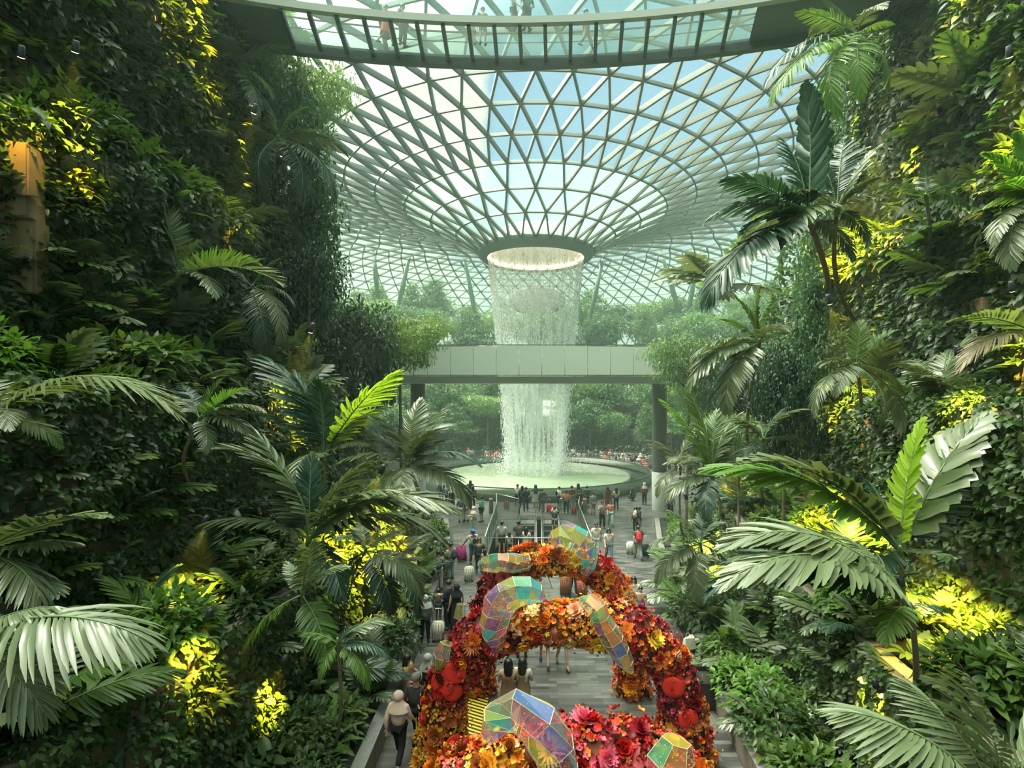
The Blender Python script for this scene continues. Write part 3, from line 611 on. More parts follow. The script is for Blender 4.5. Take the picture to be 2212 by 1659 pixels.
B, FE, ST, FI, LO, PL = 'broad', 'feather', 'stiff', 'fish', 'long', 'plain'
def P_(px, py, Y): return at(px, py, Y)
def ground(px, Y, yy=None): return None
HERO = [
 # crown px, py, Y, label, tips, kwargs
 (668, 1165, 9.0, 'large silvery palm with arching fronds before the left planted slope', [(447, 975, -.8, B, 1.7, GS), (443, 1130, -.9, B, .9, GS), (548, 925, .2, B, .4, GS), (668, 990, .5, ST, .3, GD), (790, 1000, -.2, B, .6, GS), (962, 1105, -.6, B, 1.3, GS), (955, 1165, .5, B, 1.5, GS), (860, 1060, -.8, B, 1.0, GS), (575, 1080, .8, B, 1.2, GD), (740, 1290, -.8, B, 1.0, GD)], dict(tr=.055, extra=0)),
 (700, 985, 11, 'tall feathery palm standing behind the large silvery palm', [(640, 815, 0, B, .5, GD), (690, 825, -.3, B, .3, GD), (545, 890, 0, B, .9, GD), (835, 880, 0, B, .9, GS), (790, 960, -.6, B, .9, GS), (857, 806, -.3, 'broad', .5, GY), (600, 960, -.5, B, 1.0, GD), (560, 770, .5, B, .9, GD), (760, 870, .4, ST, .4, GS)], dict(tr=.05, extra=1, L=1.5)),
 (652, 1285, 6.6, 'slim palm on a bare trunk with one frond facing the camera', [(674, 1168, -.5, B, .3, GS), (618, 1215, .2, B, .6, GS), (528, 1425, -.2, B, 1.2, G2), (700, 1440, -.4, B, 1.3, G2), (745, 1225, -.2, B, .9, GS)], dict(tr=.028, extra=0)),
 (880, 1005, 13.5, 'broad silvery palm leaning over the plaza, left of the pool', [(1036, 1000, -.4, B, 1.2, GD), (1003, 1095, -.5, B, 1.5, GS), (775, 935, 0, B, 1.0, GS), (965, 880, .2, B, .7, GS), (900, 865, .6, B, .5, GS), (820, 1085, -.8, B, 1.2, GS), (985, 950, .8, B, 1.1, GS), (730, 1000, -.6, B, 1.2, GS), (860, 1090, -1, B, 1.4, GS), (925, 930, -.7, B, .8, GS)], dict(tr=.07, extra=2, L=1.6)),
 (432, 905, 8.2, 'slender leaning palm with a small crown over the dark left wall', [(530, 840, 0, ST, .5, G3), (480, 820, .3, ST, .4, G2), (572, 885, -.2, B, 1.0, GS), (455, 975, -.4, B, 1.2, GS), (340, 850, 0, B, 1.0, GS), (525, 935, -.3, B, 1.2, GS), (385, 830, .4, B, .7, GD)], dict(tr=.035, extra=0)),
 (-25, 905, 6.6, 'palm at the picture edge with one long bow-shaped frond', [(358, 893, -.3, FE, 1.5, GO), (60, 815, .3, B, .8, GO), (120, 960, 0, B, 1.2, G2)], dict(tr=.05, extra=2, L=1.2)),
 (-60, 1200, 4.6, 'pale palm beside the dark left wall, upper of the two nearest', [(232, 1112, -.2, 'fish', .5, GS), (165, 1172, 0, B, .4, GS), (110, 1285, -.3, LO, .9, GS)], dict(tr=.045, extra=0)),
 (-90, 1385, 3.9, 'pale palm with long hanging leaflets, lower of the two nearest', [(292, 1385, -.2, LO, .9, GS), (120, 1310, 0, LO, .6, GS), (60, 1560, -.3, LO, 1.2, GS)], dict(tr=.045, extra=0)),
 (385, 595, 14, 'palm with yellow green fronds high on the left slope', [(592, 610, -.5, ST, .9, GO), (560, 575, .5, ST, .8, G3), (430, 520, 0, ST, .5, GO), (325, 400, 0, ST, .5, GO), (300, 600, -.5, B, 1.1, G2), (480, 640, -.8, B, 1.2, GS), (340, 500, .6, B, .6, G2)], dict(tr=.07, extra=1, L=1.8)),
 (545, 620, 14.5, 'palm with hanging fronds against the bare stone at left', [(640, 660, -.3, FE, 1.2, GD), (480, 700, -.3, FE, 1.4, GD), (610, 740, -.6, FE, 1.6, GS), (560, 770, -.7, FE, 1.4, GD), (600, 560, .3, FE, .7, G2), (470, 580, 0, FE, .9, GD), (630, 700, .6, FE, 1.3, GS)], dict(tr=.06, extra=0)),
 (500, 150, 18, 'tall light green palm near the top of the left slope', [(620, 100, 0, FE, .8, G2), (590, 210, -.4, FE, 1.2, G3), (430, 120, 0, FE, .9, G2), (540, 20, 0, FE, .5, G3), (400, 200, -.4, FE, 1.2, G2), (560, 260, -.6, FE, 1.3, GS), (450, 260, -.5, B, 1.4, GS), (470, 30, .5, FE, .5, G2)], dict(tr=.09, extra=2, L=2.2)),
 (600, 300, 22, 'drooping palm at the left edge of the glass roof', [(715, 430, -.5, FE, 1.4, GD), (708, 290, 0, FE, 1.0, G2), (650, 440, -.5, FE, 1.5, GD), (520, 330, 0, FE, 1.1, G2), (570, 210, 0, FE, .6, G3), (660, 230, .6, FE, .8, G3), (690, 370, .8, FE, 1.2, GD), (560, 430, -.9, FE, 1.4, GD)], dict(tr=.1, extra=2, L=2.6)),
 (580, 90, 24, 'feathery palm under the left end of the glass bridge', [(690, 130, 0, FE, 1.1, G3), (640, 20, 0, FE, .6, G3), (520, 60, 0, FE, .8, G3), (660, 200, 0, FE, 1.3, G2), (540, 190, -.5, FE, 1.3, G2)], dict(tr=.1, extra=3, L=2.4)),
 (625, 770, 15, 'small palm beside the spotlight on the left slope', [(520, 740, 0, B, .9, GS), (690, 740, 0, B, .9, GD), (660, 700, 0, B, .5, G2), (580, 850, -.4, B, 1.2, GD)], dict(tr=.05, extra=3, L=1.2)),
 # right
 (1745, 470, 12.5, 'dark palm with one great upright frond at the right of the roof', [(1738, 195, 0, 'fish', .25, GD), (1556, 395, -.3, B, .9, GD), (1532, 472, -.5, B, 1.1, GD), (1600, 505, -.8, 'fish', .8, GD), (1540, 645, -1, B, 1.0, GD), (1690, 300, .4, B, .5, GD), (1840, 560, 0, B, 1.2, GD), (1640, 380, .6, B, .7, GD)], dict(tr=.085, extra=1, L=1.6, bark=m_red, bp=(1778, 705))),
 (1808, 450, 12.9, 'palm with pale outspread fronds right of the dark palm', [(1906, 312, 0, 'fish', .5, GS), (1898, 385, -.5, 'fish', .7, GS), (1700, 415, -.7, B, .9, GS), (1760, 330, .5, B, .4, GD), (1870, 530, 0, B, 1.2, GD), (1700, 520, -1.0, B, 1.3, GS), (1820, 300, .8, B, .3, GD)], dict(tr=.07, extra=1, L=1.3, bark=m_red, bp=(1866, 720))),
 (1850, 75, 17, 'sunlit feathery palm under the right end of the glass bridge', [(1664, 175, -.3, FE, 1.3, GD), (1682, 205, -.8, FE, 1.0, G3), (1720, 30, 0, FE, .7, G2), (1790, 260, -.6, FE, 1.5, G3), (1900, 220, -.4, FE, 1.4, G2), (1770, 120, .8, FE, 1.0, G3), (1930, 50, 0, FE, .8, G2), (1850, 210, -1, FE, 1.3, G3), (1780, 0, .5, FE, .5, GD)], dict(tr=.075, extra=2, L=2.0)),
 (2235, 430, 8.5, 'bright green palm lit by a lamp at the right edge, halfway up the slope', [(2130, 330, 0, 'fish', .6, G3), (2122, 450, 0, B, 1.0, G3), (2140, 520, -.3, B, 1.1, GS), (2170, 575, -.4, B, 1.2, GS), (2195, 290, 0, 'fish', .4, G3), (2150, 400, -.5, 'fish', .7, G3)], dict(tr=.07, extra=2, L=1)),
 (2270, 735, 6.0, 'palm at the right edge with two pale bowed fronds', [(2088, 795, -.2, FE, 1.5, GP), (2045, 695, 0, PL, .8, GO)], dict(tr=.05, extra=2, L=1)),
 (1945, 1190, 7.6, 'palm with one lime young frond among silvery ones on the right slope', [(1990, 912, 0, 'plain', .25, GY), (2135, 898, .3, 'fish', .5, GS), (1610, 1000, -.3, 'fish', 1.1, GS), (1548, 1015, .2, B, 1.0, G3), (2062, 1205, -.6, 'fish', .3, GS), (1840, 1260, -.8, B, .8, GD), (1880, 1040, .5, B, .5, GD), (2080, 1050, .6, B, .8, GD)], dict(tr=.05, extra=0)),
 (1965, 1310, 7.0, 'arching silvery palm below the lime frond on the right slope', [(1597, 1195, -.3, B, 1.5, GS), (1600, 1262, -.8, B, 1.3, GS), (1545, 1290, .4, B, 1.7, GD), (1900, 1380, -.6, B, 1.0, G2), (2060, 1330, 0, B, 1.0, GD), (1800, 1150, .6, B, .9, GS)], dict(tr=.045, extra=0)),
 (2175, 1760, 4.9, 'big palm in the lower right corner', [(2105, 1468, -.1, LO, .35, GS), (1835, 1545, -.1, LO, .8, GS), (2330, 1500, 0, LO, .7, GS), (1960, 1480, .4, LO, .6, GS)], dict(tr=.05, extra=0)),
 (1538, 1030, 16, 'palm beside the right column with a fresh green frond', [(1437, 868, 0, B, .6, G3), (1490, 850, .3, B, .4, G2), (1595, 895, 0, B, .7, GS), (1436, 1000, -.2, B, 1.1, GS), (1630, 965, 0, B, 1.0, GS), (1445, 1080, -.5, B, 1.4, GS), (1610, 1085, -.5, B, 1.3, GS), (1545, 890, .6, B, .3, G2), (1520, 1120, -.9, B, 1.3, GD)], dict(tr=.07, extra=1, L=1.8)),
 (1640, 740, 14.5, 'palm with drooping fronds over the right end of the footbridge', [(1490, 775, -.3, B, 1.1, GS), (1492, 832, -.5, B, 1.3, GS), (1565, 885, -.8, B, 1.3, GS), (1590, 640, 0, 'fish', .6, G2), (1640, 620, 0, 'fish', .4, G2), (1700, 720, 0, B, .9, GD), (1560, 690, .5, B, .9, G2)], dict(tr=.06, extra=1, L=1.4)),
 (1512, 1175, 14.5, 'low palm over the paving at the foot of the right slope', [(1400, 1180, -.2, B, 1.3, GS), (1425, 1262, -.4, B, 1.4, GS), (1570, 1125, 0, B, .9, GD), (1625, 1185, 0, B, 1.1, GS), (1500, 1300, -.6, B, 1.3, GS), (1445, 1105, .2, B, .9, GS), (1530, 1090, .4, B, .5, GD), (1590, 1260, -.3, B, 1.3, GD)], dict(tr=.05, extra=1, L=1.3)),
 (1850, 790, 10, 'loose grey green palm in the middle of the right slope', [(1748, 895, -.4, FE, 1.4, GS), (1772, 790, -.2, FE, 1.1, GS), (1955, 850, 0, FE, 1.2, GS), (1900, 930, -.4, FE, 1.5, GS), (1935, 715, 0, ST, .6, G2), (1865, 695, .3, ST, .4, G2), (1815, 850, -.7, B, 1.3, GS), (1960, 930, .2, B, 1.2, GS)], dict(tr=.05, extra=1, L=1.1)),
 (2000, 425, 10.5, 'dim palm between climbing leaves high on the right slope', [(1935, 480, 0, FE, 1.2, GD), (2070, 400, 0, FE, .9, GD), (2095, 450, 0, FE, 1.2, GD), (1900, 405, 0, FE, 1.0, GD), (1990, 340, 0, FE, .5, GD)], dict(tr=.05, extra=1, L=1)),
 (1470, 1010, 20, 'smaller palm just behind the right column', [(1400, 960, 0, B, 1.1, GS), (1500, 930, 0, B, .7, GS), (1540, 990, 0, B, 1.0, GD), (1420, 1070, -.4, B, 1.3, GS)], dict(tr=.05, extra=3, L=1.8)),
 (1650, 950, 12, 'dusky palm at the middle of the right slope, left of the climbing shrubs', [(1570, 900, 0, FE, 1, GD), (1700, 880, 0, FE, .8, GD), (1740, 960, 0, FE, 1.1, GD), (1600, 1010, -.3, FE, 1.3, GD)], dict(tr=.05, extra=3, L=1.2)),
 (790, 1190, 10.5, 'slim clustered palm under the silvery crowns, near side of the lamp glow', [(720, 1120, 0, B, .8, GD), (870, 1150, 0, B, .9, GS), (900, 1290, -.5, B, 1.5, GS), (830, 1330, -.5, B, 1.5, GD), (740, 1280, -.4, B, 1.2, GD)], dict(tr=.03, extra=2, L=1.1)),
 (850, 1230, 12.5, 'slim clustered palm at the edge of the left planting bed', [(930, 1240, 0, B, 1.2, GS), (905, 1330, -.4, B, 1.5, GD), (790, 1240, 0, B, 1.0, GD), (870, 1160, 0, B, .6, GS), (940, 1150, .3, B, 1, GS)], dict(tr=.03, extra=1, L=1.1)),
 (730, 1390, 7.5, 'young palm low in the left planting bed', [(800, 1480, -.2, B, 1.2, G2), (690, 1470, -.2, B, 1.0, G2), (770, 1350, 0, B, .8, GD), (840, 1420, 0, B, 1.2, GD), (650, 1370, 0, B, .9, G2)], dict(tr=.03, extra=1, L=.7)),
]
for i, (px, py, Y, lab, tips, kw) in enumerate(HERO):
    hy = hit(px, py).y
    if py < 1300 and 'base' not in kw and hy < 29: Y = min(max(Y, hy-1.3), 1.25*Y)
    flatten_crown(palm(at(px, py, Y), tips, lab, seed=i, rpx=px, rpy=py, **kw))

# --- low plants: prototypes, then copies --------------------------------
def bush_mesh(name, n, rx, rz, leaf, material, seed, droop=.4, hollow=.55):
    rs = np.random.RandomState(seed); d = rdirs(n, rs); d[:, 2] = np.abs(d[:, 2])*.9-.1*rs.rand(n); r = rs.uniform(hollow, 1, n)**.5*(1+.22*fbm(d*3, 1, seed))
    P = d*r[:, None]*np.array([rx, rx, rz]); P[:, 2] += rz*.15
    D = d+rdirs(n, rs)*.7; D[:, 2] -= droop; U = d*.5+np.array([0, 0, 1.])+rdirs(n, rs)*.35
    v, f = leaves(P, D, U, leaf*rs.uniform(.7, 1.3, n), leaf*rs.uniform(.35, .6, n)); return np_mesh(name, v, [f], material)
BUSH = [bush_mesh('foliage', 420, .5, .55, .17, G2, 1), bush_mesh('foliage', 520, .6, .6, .13, G1, 2), bush_mesh('foliage', 300, .45, .5, .22, GV, 3), bush_mesh('foliage', 260, .5, .5, .26, G1, 4, .8), bush_mesh('foliage', 450, .5, .6, .14, G3, 5)]
def stem_mesh(h=.5, n=4, r=.015):
    mb = MB()
    for i in range(n):
        a = 2*PI*i/n; mb.tube([(0, 0, 0), (.08*math.cos(a), .08*math.sin(a), h*.5), (.25*math.cos(a), .25*math.sin(a), h)], [r, r*.8, r*.5], 5)
    return mb.mesh('stem', m_bark)
STEM = stem_mesh()
def bush(p, sc, i, label, group=None, name='leafy_shrub', cat='shrub'):
    r = empty(name, p, rnd.uniform(0, 6), label, cat, group); f = link('foliage', BUSH[i], r, scale=sc, loc=(0, 0, .15*sc)); link('stem', STEM, r, scale=sc); return r
def rosette(p, kind, sags, mats, n, L, label, name, cat, group=None, el=(.2, 1.1), part='leaf', stem=True):
    r = empty(name, p, rnd.uniform(0, 6), label, cat, group); h = L*.15
    if stem: link('stem', STEM, r, scale=max(.3, L*.6))
    for i in range(n):
        az = 2.4*i+rnd.uniform(-.3, .3); f = put_frond(r, frond(kind, rnd.choice(sags), rnd.choice(mats), i % 2), ball_tip(L*rnd.uniform(.75, 1.1), az, rnd.uniform(*el)), rnd.uniform(-.3, .3), part); f.location = (0, 0, h)
    return r
def broad_leaf(material, seed=0):
    key = ('ovate', material.name)
    if key in FR: return FR[key]
    V = []; Q = []; MI = []
    for i in range(9):
        u = i/8; x = .3+.7*u; z = .25*math.sin(u*1.6)-.5*u*u; w = .19*math.sin(PI*min(1, u*.93+.05))**.8
        V += [(x, w, z+w*.25), (x, w*.5, z+.02), (x, 0, z), (x, -w*.5, z+.02), (x, -w, z+w*.25)]
    for i in range(8):
        for k in range(4): b = i*5+k; Q.append((b, b+1, b+6, b+5)); MI.append(0)
    b = len(V); V += [(0, .008, 0), (0, -.008, 0), (.3, -.006, 0), (.3, .006, 0), (0, 0, -.012), (.3, 0, -.01)]; Q += [(b, b+1, b+2, b+3), (b, b+3, b+5, b+4), (b+1, b+4, b+5, b+2)]; MI += [1]*3
    FR[key] = (np_mesh('leaf', V, [Q], [material, m_rach], MI, smooth=True), np.array([1, 0, -.25])); return FR[key]
def clump(p, mats, n, L, label, group=None, name='broadleaf_plant', cat='plant', el=(.1, 1.1)):
    r = empty(name, p, rnd.uniform(0, 6), label, cat, group)
    for i in range(n):
        az = 2.4*i; put_frond(r, broad_leaf(rnd.choice(mats)), ball_tip(L*rnd.uniform(.7, 1.1), az, rnd.uniform(*el)), rnd.uniform(-.4, .4), 'leaf')
    return r

ORD = ['first', 'second', 'third', 'fourth', 'fifth', 'sixth', 'seventh', 'eighth', 'ninth', 'tenth', 'eleventh', 'twelfth', 'thirteenth', 'fourteenth', 'fifteenth', 'sixteenth', 'seventeenth', 'eighteenth', 'nineteenth', 'twentieth', 'twenty-first', 'twenty-second', 'twenty-third', 'twenty-fourth', 'twenty-fifth', 'twenty-sixth', 'twenty-seventh', 'twenty-eighth', 'twenty-ninth', 'thirtieth']
LEDGE = ['lowest bed', 'second ledge', 'third ledge', 'fourth ledge', 'top ledge']
fill = []
for side, sn in ((-1, 'left'), (1, 'right')):
    for k in range(5):
        Y = 2.8 if k < 2 else 5 if k < 3 else 8
        while Y < 33.5:
            a, b = abs(hx(side, k, Y))+.55, abs(hx(side, k+1, Y))-.25 if k < 4 else abs(hx(side, 4, Y))+2.6
            # the planting crowds the front lip of each ledge
            for row in range(2 if k < 2 else 1):
                x = a+(b-a)*(rnd.uniform(0, .35) if row == 0 else rnd.uniform(.5, .95))
                fill.append((side, sn, k, side*x, Y+rnd.uniform(-.3, .3)))
            Y += (1.0 if k == 0 else 1.25 if k == 1 else 1.5 if k == 2 else 1.8)*(1 if Y < 14 else 1.25)
cnt = {}
for side, sn, k, X, Y in sorted(fill, key=lambda q: q[4]):
    p = Vector((X, Y, hill_z(X, Y)-.02)); t = rnd.random()
    kind = ('split' if t < .28 else 'broad' if t < .42 else 'fern' if t < .56 else 'shrub' if t < .9 else 'young') if k < 3 else ('split' if t < .15 else 'fern' if t < .3 else 'shrub' if t < .8 else 'young')
    i = cnt[(sn, k, kind)] = cnt.get((sn, k, kind), 0)+1; o = ORD[min(i-1, 29)]; wh = f'on the {LEDGE[k]} of the {sn} slope, {o} such from the camera end'; g = f'plants on the {LEDGE[k]} of the {sn} slope'
    s = 1+.18*k+rnd.uniform(-.15, .25)
    if kind == 'split': rosette(p, 'lobed', (.5, .9), (GS, G2, G1), 9 if Y < 20 else 7, .95*s, f'split-leaf plant {wh}', 'split_leaf_plant', 'plant', g)
    elif kind == 'broad': clump(p, (G1, G2, G2), 12, .7*s, f'broad-leaved plant {wh}', g)
    elif kind == 'fern': rosette(p, 'fern', (.9, 1.3), (G2, G3), 11, .85*s, f'arching fern {wh}', 'fern', 'fern', g, part='frond', stem=False)
    elif kind == 'young': rosette(p, 'broad', (.8, 1.2), (GS, G2, GD), 8, 1.35*s, f'young palm {wh}', 'young_palm', 'palm', g, part='frond', el=(.1, 1.3))
    else: bush(p, 1.35*s, rnd.choice((0, 1, 1, 3, 0, 4)), f'leafy shrub {wh}', g)

# plants rooted in pockets of the green walls
cnt = {}; pts = []; rq = random.Random(77)
for sd, x0, x1 in ((-1, -40, 850), (1, 1470, 2250)):
    tries = 0; n = 0; near = []
    while n < 95 and tries < 4000:
        tries += 1; px, py = rq.uniform(x0, x1), rq.uniform(-10, 1640); T = hit(px, py)
        if T.y > 29 or T.y < 3.2: continue
        if any((px-a)**2+(py-b)**2 < (62 if py < 700 else 75)**2 for a, b in near): continue
        if abs(T.x) < abs(hx(sd, 0, T.y))+.5: continue
        near.append((px, py)); n += 1; pts.append((sd, T, px, py))
for sd, T, px, py in sorted(pts, key=lambda q: q[1].y):
    sn = 'left' if sd < 0 else 'right'; lv = 'lower' if T.z < 5 else 'middle' if T.z < 11 else 'upper'; t = rq.random(); L = min(1.6, max(.5, .075*T.y+.25))*rq.uniform(.8, 1.2)
    kind = 'split' if t < .42 else 'bush' if t < .68 else 'fern' if t < .82 else 'broad' if t < .92 else 'young'
    i = cnt[(sn, lv, kind)] = cnt.get((sn, lv, kind), 0)+1; wh = f'on the {lv} {sn} green wall, {ORD[min(i-1, 29)]} such from the camera end'; g = f'plants in the {lv} {sn} green wall'
    if kind == 'split': r = rosette(T, 'lobed', (.5, .9), (GS, G2, GS), 8, L, f'split-leaf climber {wh}', 'split_leaf_plant', 'plant', g, el=(-.3, .8))
    elif kind == 'bush': r = bush(T, L*1.1, rq.choice((0, 1, 1, 3, 4)), f'leafy shrub {wh}', g)
    elif kind == 'fern': r = rosette(T, 'fern', (1.0, 1.4), (G2, G3), 9, L*.9, f'hanging fern {wh}', 'fern', 'fern', g, part='frond', stem=False, el=(-.1, .9))
    elif kind == 'broad': r = clump(T, (G1, G2, GS), 9, L*.7, f'broad-leaved plant {wh}', g, el=(-.2, .8))
    else: r = rosette(T, 'broad', (.9, 1.3), (GS, GD), 7, L*1.3, f'young palm {wh}', 'young_palm', 'palm', g, part='frond', el=(.1, 1.1))
    r.rotation_euler.x = 0; r.location += Vector((-sd*.12, -.05, 0))

# the split-leaved plants, ferns and broad leaves that stand out
SPL = [(95, 690, 1.2), (215, 725, 1.1), (330, 760, 1.2), (140, 795, 1.2), (400, 815, 1.0), (275, 705, .9), (450, 770, .8), (60, 750, 1.0), (1500, 1335, .8), (1560, 1370, .8), (1628, 1300, .8), (1690, 1455, .85), (1745, 1470, .8), (1600, 1420, .8), (1655, 1560, .8), (1790, 1580, .9), (1480, 1280, .7), (1700, 1360, .8), (1860, 1420, .8), (610, 1500, .7), (560, 1400, .7), (690, 1560, .7), (1560, 640, 1.2), (2050, 560, 1.2), (2120, 240, 1.3), (2090, 640, 1.1)]
for i, (px, py, L) in enumerate(sorted(SPL, key=lambda q: (q[0] > 1100, -q[1]))):
    T = hit(px, py); sn = 'left' if px < 1100 else 'right'; T = T+Vector((.15 if px < 1100 else -.15, -.15, 0)); k = i if px < 1100 else i-sum(1 for q in SPL if q[0] < 1100)
    rosette(T, 'lobed', (.4, .7), (GS, GS, G2), 10, L*max(.8, T.y/9), f'large pale split-leaf plant on the {sn} slope, {ORD[k]} counting upwards', 'split_leaf_plant', 'plant', f'large split-leaf plants, {sn} slope', el=(-.2, .9))
for px, py, L, lab in ((405, 1500, .75, 'big golden-lit fern at lower left, its fronds fanned to the right'), (330, 1600, .6, 'fern below the golden-lit one at lower left'), (560, 1640, .55, 'lamp-lit fern at the bottom, left of the young palm'), (610, 1090, 1.0, 'fern under the drooping silvery frond on the left slope'), (450, 1180, .9, 'dark fern on the left slope beside the leaning palm trunk'), (1700, 1140, .9, 'bronze fern between the arching fronds on the right slope')):
    T = hit(px, py)+Vector((.1 if px < 1100 else -.1, -.15, 0)); rosette(T, 'fern', (.7, 1.1), (G3, GV), 13, L*max(.8, T.y/9), lab, 'fern', 'fern', part='frond', stem=False, el=(0, 1.1))
for px, py, L, lab in ((470, 1430, .5, 'plant with large pale pinkish leaves at lower left'), (420, 1455, .4, 'smaller pinkish-leaved plant at lower left'), (1540, 1450, .55, 'dense dark broad-leaved bush beside the stone planter at right'), (1500, 1400, .5, 'broad-leaved bush behind the one by the stone planter'), (1660, 1640, .4, 'variegated rosette plant at the bottom, right of the kerb')):
    T = hit(px, py)+Vector((.1 if px < 1100 else -.1, -.1, 0)); clump(T, (GP,) if 'pink' in lab else (G2, GS) if 'dense' in lab or 'behind' in lab else (GV,), 12, L*max(.8, T.y/9), lab)
# bare sandstone slabs that show between the leaves
m_sand = mat('warm sandstone', (.30, .20, .11), .8, var=(.22, .15, .09), scale=2.5, bump=.4, bscale=10)
for px, py, w, h, lab in ((466, 462, .75, 1.0, 'bare sandstone slab high on the left slope below a lamp'), (560, 660, 1.0, 2.6, 'tall sandstone pillar behind the hanging palm fronds'), (545, 760, 1.4, 1.0, 'sandstone block under the tall pillar on the left slope'), (15, 400, .6, 1.6, 'sandstone slab at the left edge beside two lamps'), (25, 560, .5, 1.6, 'lower sandstone slab at the left edge'), (380, 1275, 1.3, .22, 'stone ledge over the lamp-lit yellow leaves at lower left'), (2150, 680, 1.0, .8, 'dim stone slab on the right slope above the pale bowed frond'), (1930, 1210, .6, .7, 'lamp-lit stone slab behind the arching fronds at right'), (2190, 880, .7, .3, 'thin lit stone ledge at the right edge')):
    T = hit(px, py); s_ = -1 if px < 1100 else 1; T = T+Vector((-s_*.35, -.1, -h/2)); bm_ = bmesh.new(); bmesh.ops.create_cube(bm_, size=1); bmesh.ops.scale(bm_, vec=(.7, w, h), verts=bm_.verts); bmesh.ops.bevel(bm_, geom=bm_.edges[:], offset=.03, segments=2, affect='EDGES')
    for v_ in bm_.verts: v_.co += Vector((rnd.uniform(-.02, .02), rnd.uniform(-.02, .02), h/2+rnd.uniform(-.02, .02)))
    me = bpy.data.meshes.new('stone_slab'); bm_.to_mesh(me); bm_.free(); me.materials.append(m_sand); o = link('stone_slab', me, loc=T, rot=(0, 0, -s_*.25)); tag(o, lab, 'stone')

# --- climbing foliage over the walls --------------------------------
def wall_leaves(side, k, dens, zb, zt, material, seed, size=.2):
    rs = np.random.RandomState(seed); y0, y1 = (2.5, 34); n = int((y1-y0)*(zt-zb)*dens); 
    # denser leaves near the camera end
    Y = y0+(y1-y0)*rs.rand(n)**1.25; Z = rs.uniform(zb, zt+.25, n)
    X = np.interp(Y, YS, HILL[side]['X'][k])
    P = np.stack([side*X, Y, Z], 1); b = fbm(P, 1.1, k*3+seed); b2 = fbm(P, 3.1, k+seed)
    off = .10+.42*np.clip(b+.25, 0, 1)+.18*np.clip(b2, -1, 1)+rs.rand(n)*.15
    keep = (b > -.62)|(rs.rand(n) < .25)
    P[:, 0] -= side*np.clip(off, .03, 2); P = P[keep]; n = len(P)
    D = rdirs(n, rs)*.75+np.array([-side*.55, -.15, -.55]); U = rdirs(n, rs)*.45+np.array([-side*.75, -.25, .75])
    s = size*rs.uniform(.55, 1.35, n)*(1+.012*P[:, 1])
    v, f = leaves(P, D, U, s, s*rs.uniform(.45, .7, n)); return v, f
for side, sn in ((-1, 'left'), (1, 'right')):
    z = HILL[side]['z']; zb = .4
    for k in range(1, 5):
        dens = (170, 150, 95, 55)[k-1]; size = (.14, .165, .22, .29)[k-1]
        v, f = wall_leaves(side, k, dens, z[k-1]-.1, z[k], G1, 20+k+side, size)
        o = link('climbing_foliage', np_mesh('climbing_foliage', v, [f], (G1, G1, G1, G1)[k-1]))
        tag(o, f'dense climbing leaves covering the {("first", "second", "third", "fourth")[k-1]} wall up the {sn} slope', 'climbing plants', kind='stuff')
# end walls facing the pool and ring walls
def arc_leaves(r, zb, zt, dens, size, seed):
    rs = np.random.RandomState(seed); n = int(r*3.9*(zt-zb)*dens); a = rs.uniform(math.radians(-20), math.radians(200), n); Z = rs.uniform(zb, zt+.4, n)
    P = np.stack([PC[0]+r*np.cos(a), PC[1]+r*np.sin(a), Z], 1); off = .2+1.1*np.clip(fbm(P, .8, seed)+.3, 0, 1.2); P[:, 2] += .8*fbm(P, .5, seed+4)
    P[:, 0] -= off*np.cos(a); P[:, 1] -= off*np.sin(a)
    D = rdirs(n, rs)*.8+np.stack([-np.cos(a), -np.sin(a), -.5+0*a], 1)*.6; U = rdirs(n, rs)*.4+np.stack([-np.cos(a), -np.sin(a), 1+0*a], 1)
    s = size*rs.uniform(.6, 1.3, n); return leaves(P, D, U, s, s*.55)
zb = 0
for i, (r, z) in enumerate(RING[:5]):
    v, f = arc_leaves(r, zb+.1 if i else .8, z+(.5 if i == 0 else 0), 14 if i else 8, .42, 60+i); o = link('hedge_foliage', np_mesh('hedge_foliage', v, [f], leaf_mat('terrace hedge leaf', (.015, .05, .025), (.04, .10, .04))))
    tag(o, f'leafy planting hiding the {ORD[i]} ring of terrace wall behind the pool', 'hedge', kind='stuff'); zb = z
rs = np.random.RandomState(5)
for side, sn in ((-1, 'left'), (1, 'right')):
    n = 9000; x = rs.uniform(10, 27, n); z = rs.rand(n)*24; lim = np.interp(x, [4, 10.2, 13, 15.5, 17.5], [.5, 4, 9, 14.5, 25.5])
    P = np.stack([side*x, 34+.2+.9*rs.rand(n), np.minimum(z, lim)], 1); D = rdirs(n, rs)*.8+np.array([0, .5, -.5]); U = rdirs(n, rs)*.4+np.array([0, .7, .7])
    v, f = leaves(P, D, U, rs.uniform(.2, .5, n), rs.uniform(.12, .25, n)); o = link('climbing_foliage', np_mesh('climbing_foliage', v, [f], G1)); tag(o, f'climbing leaves on the end of the {sn} slope facing the pool', 'climbing plants', kind='stuff')

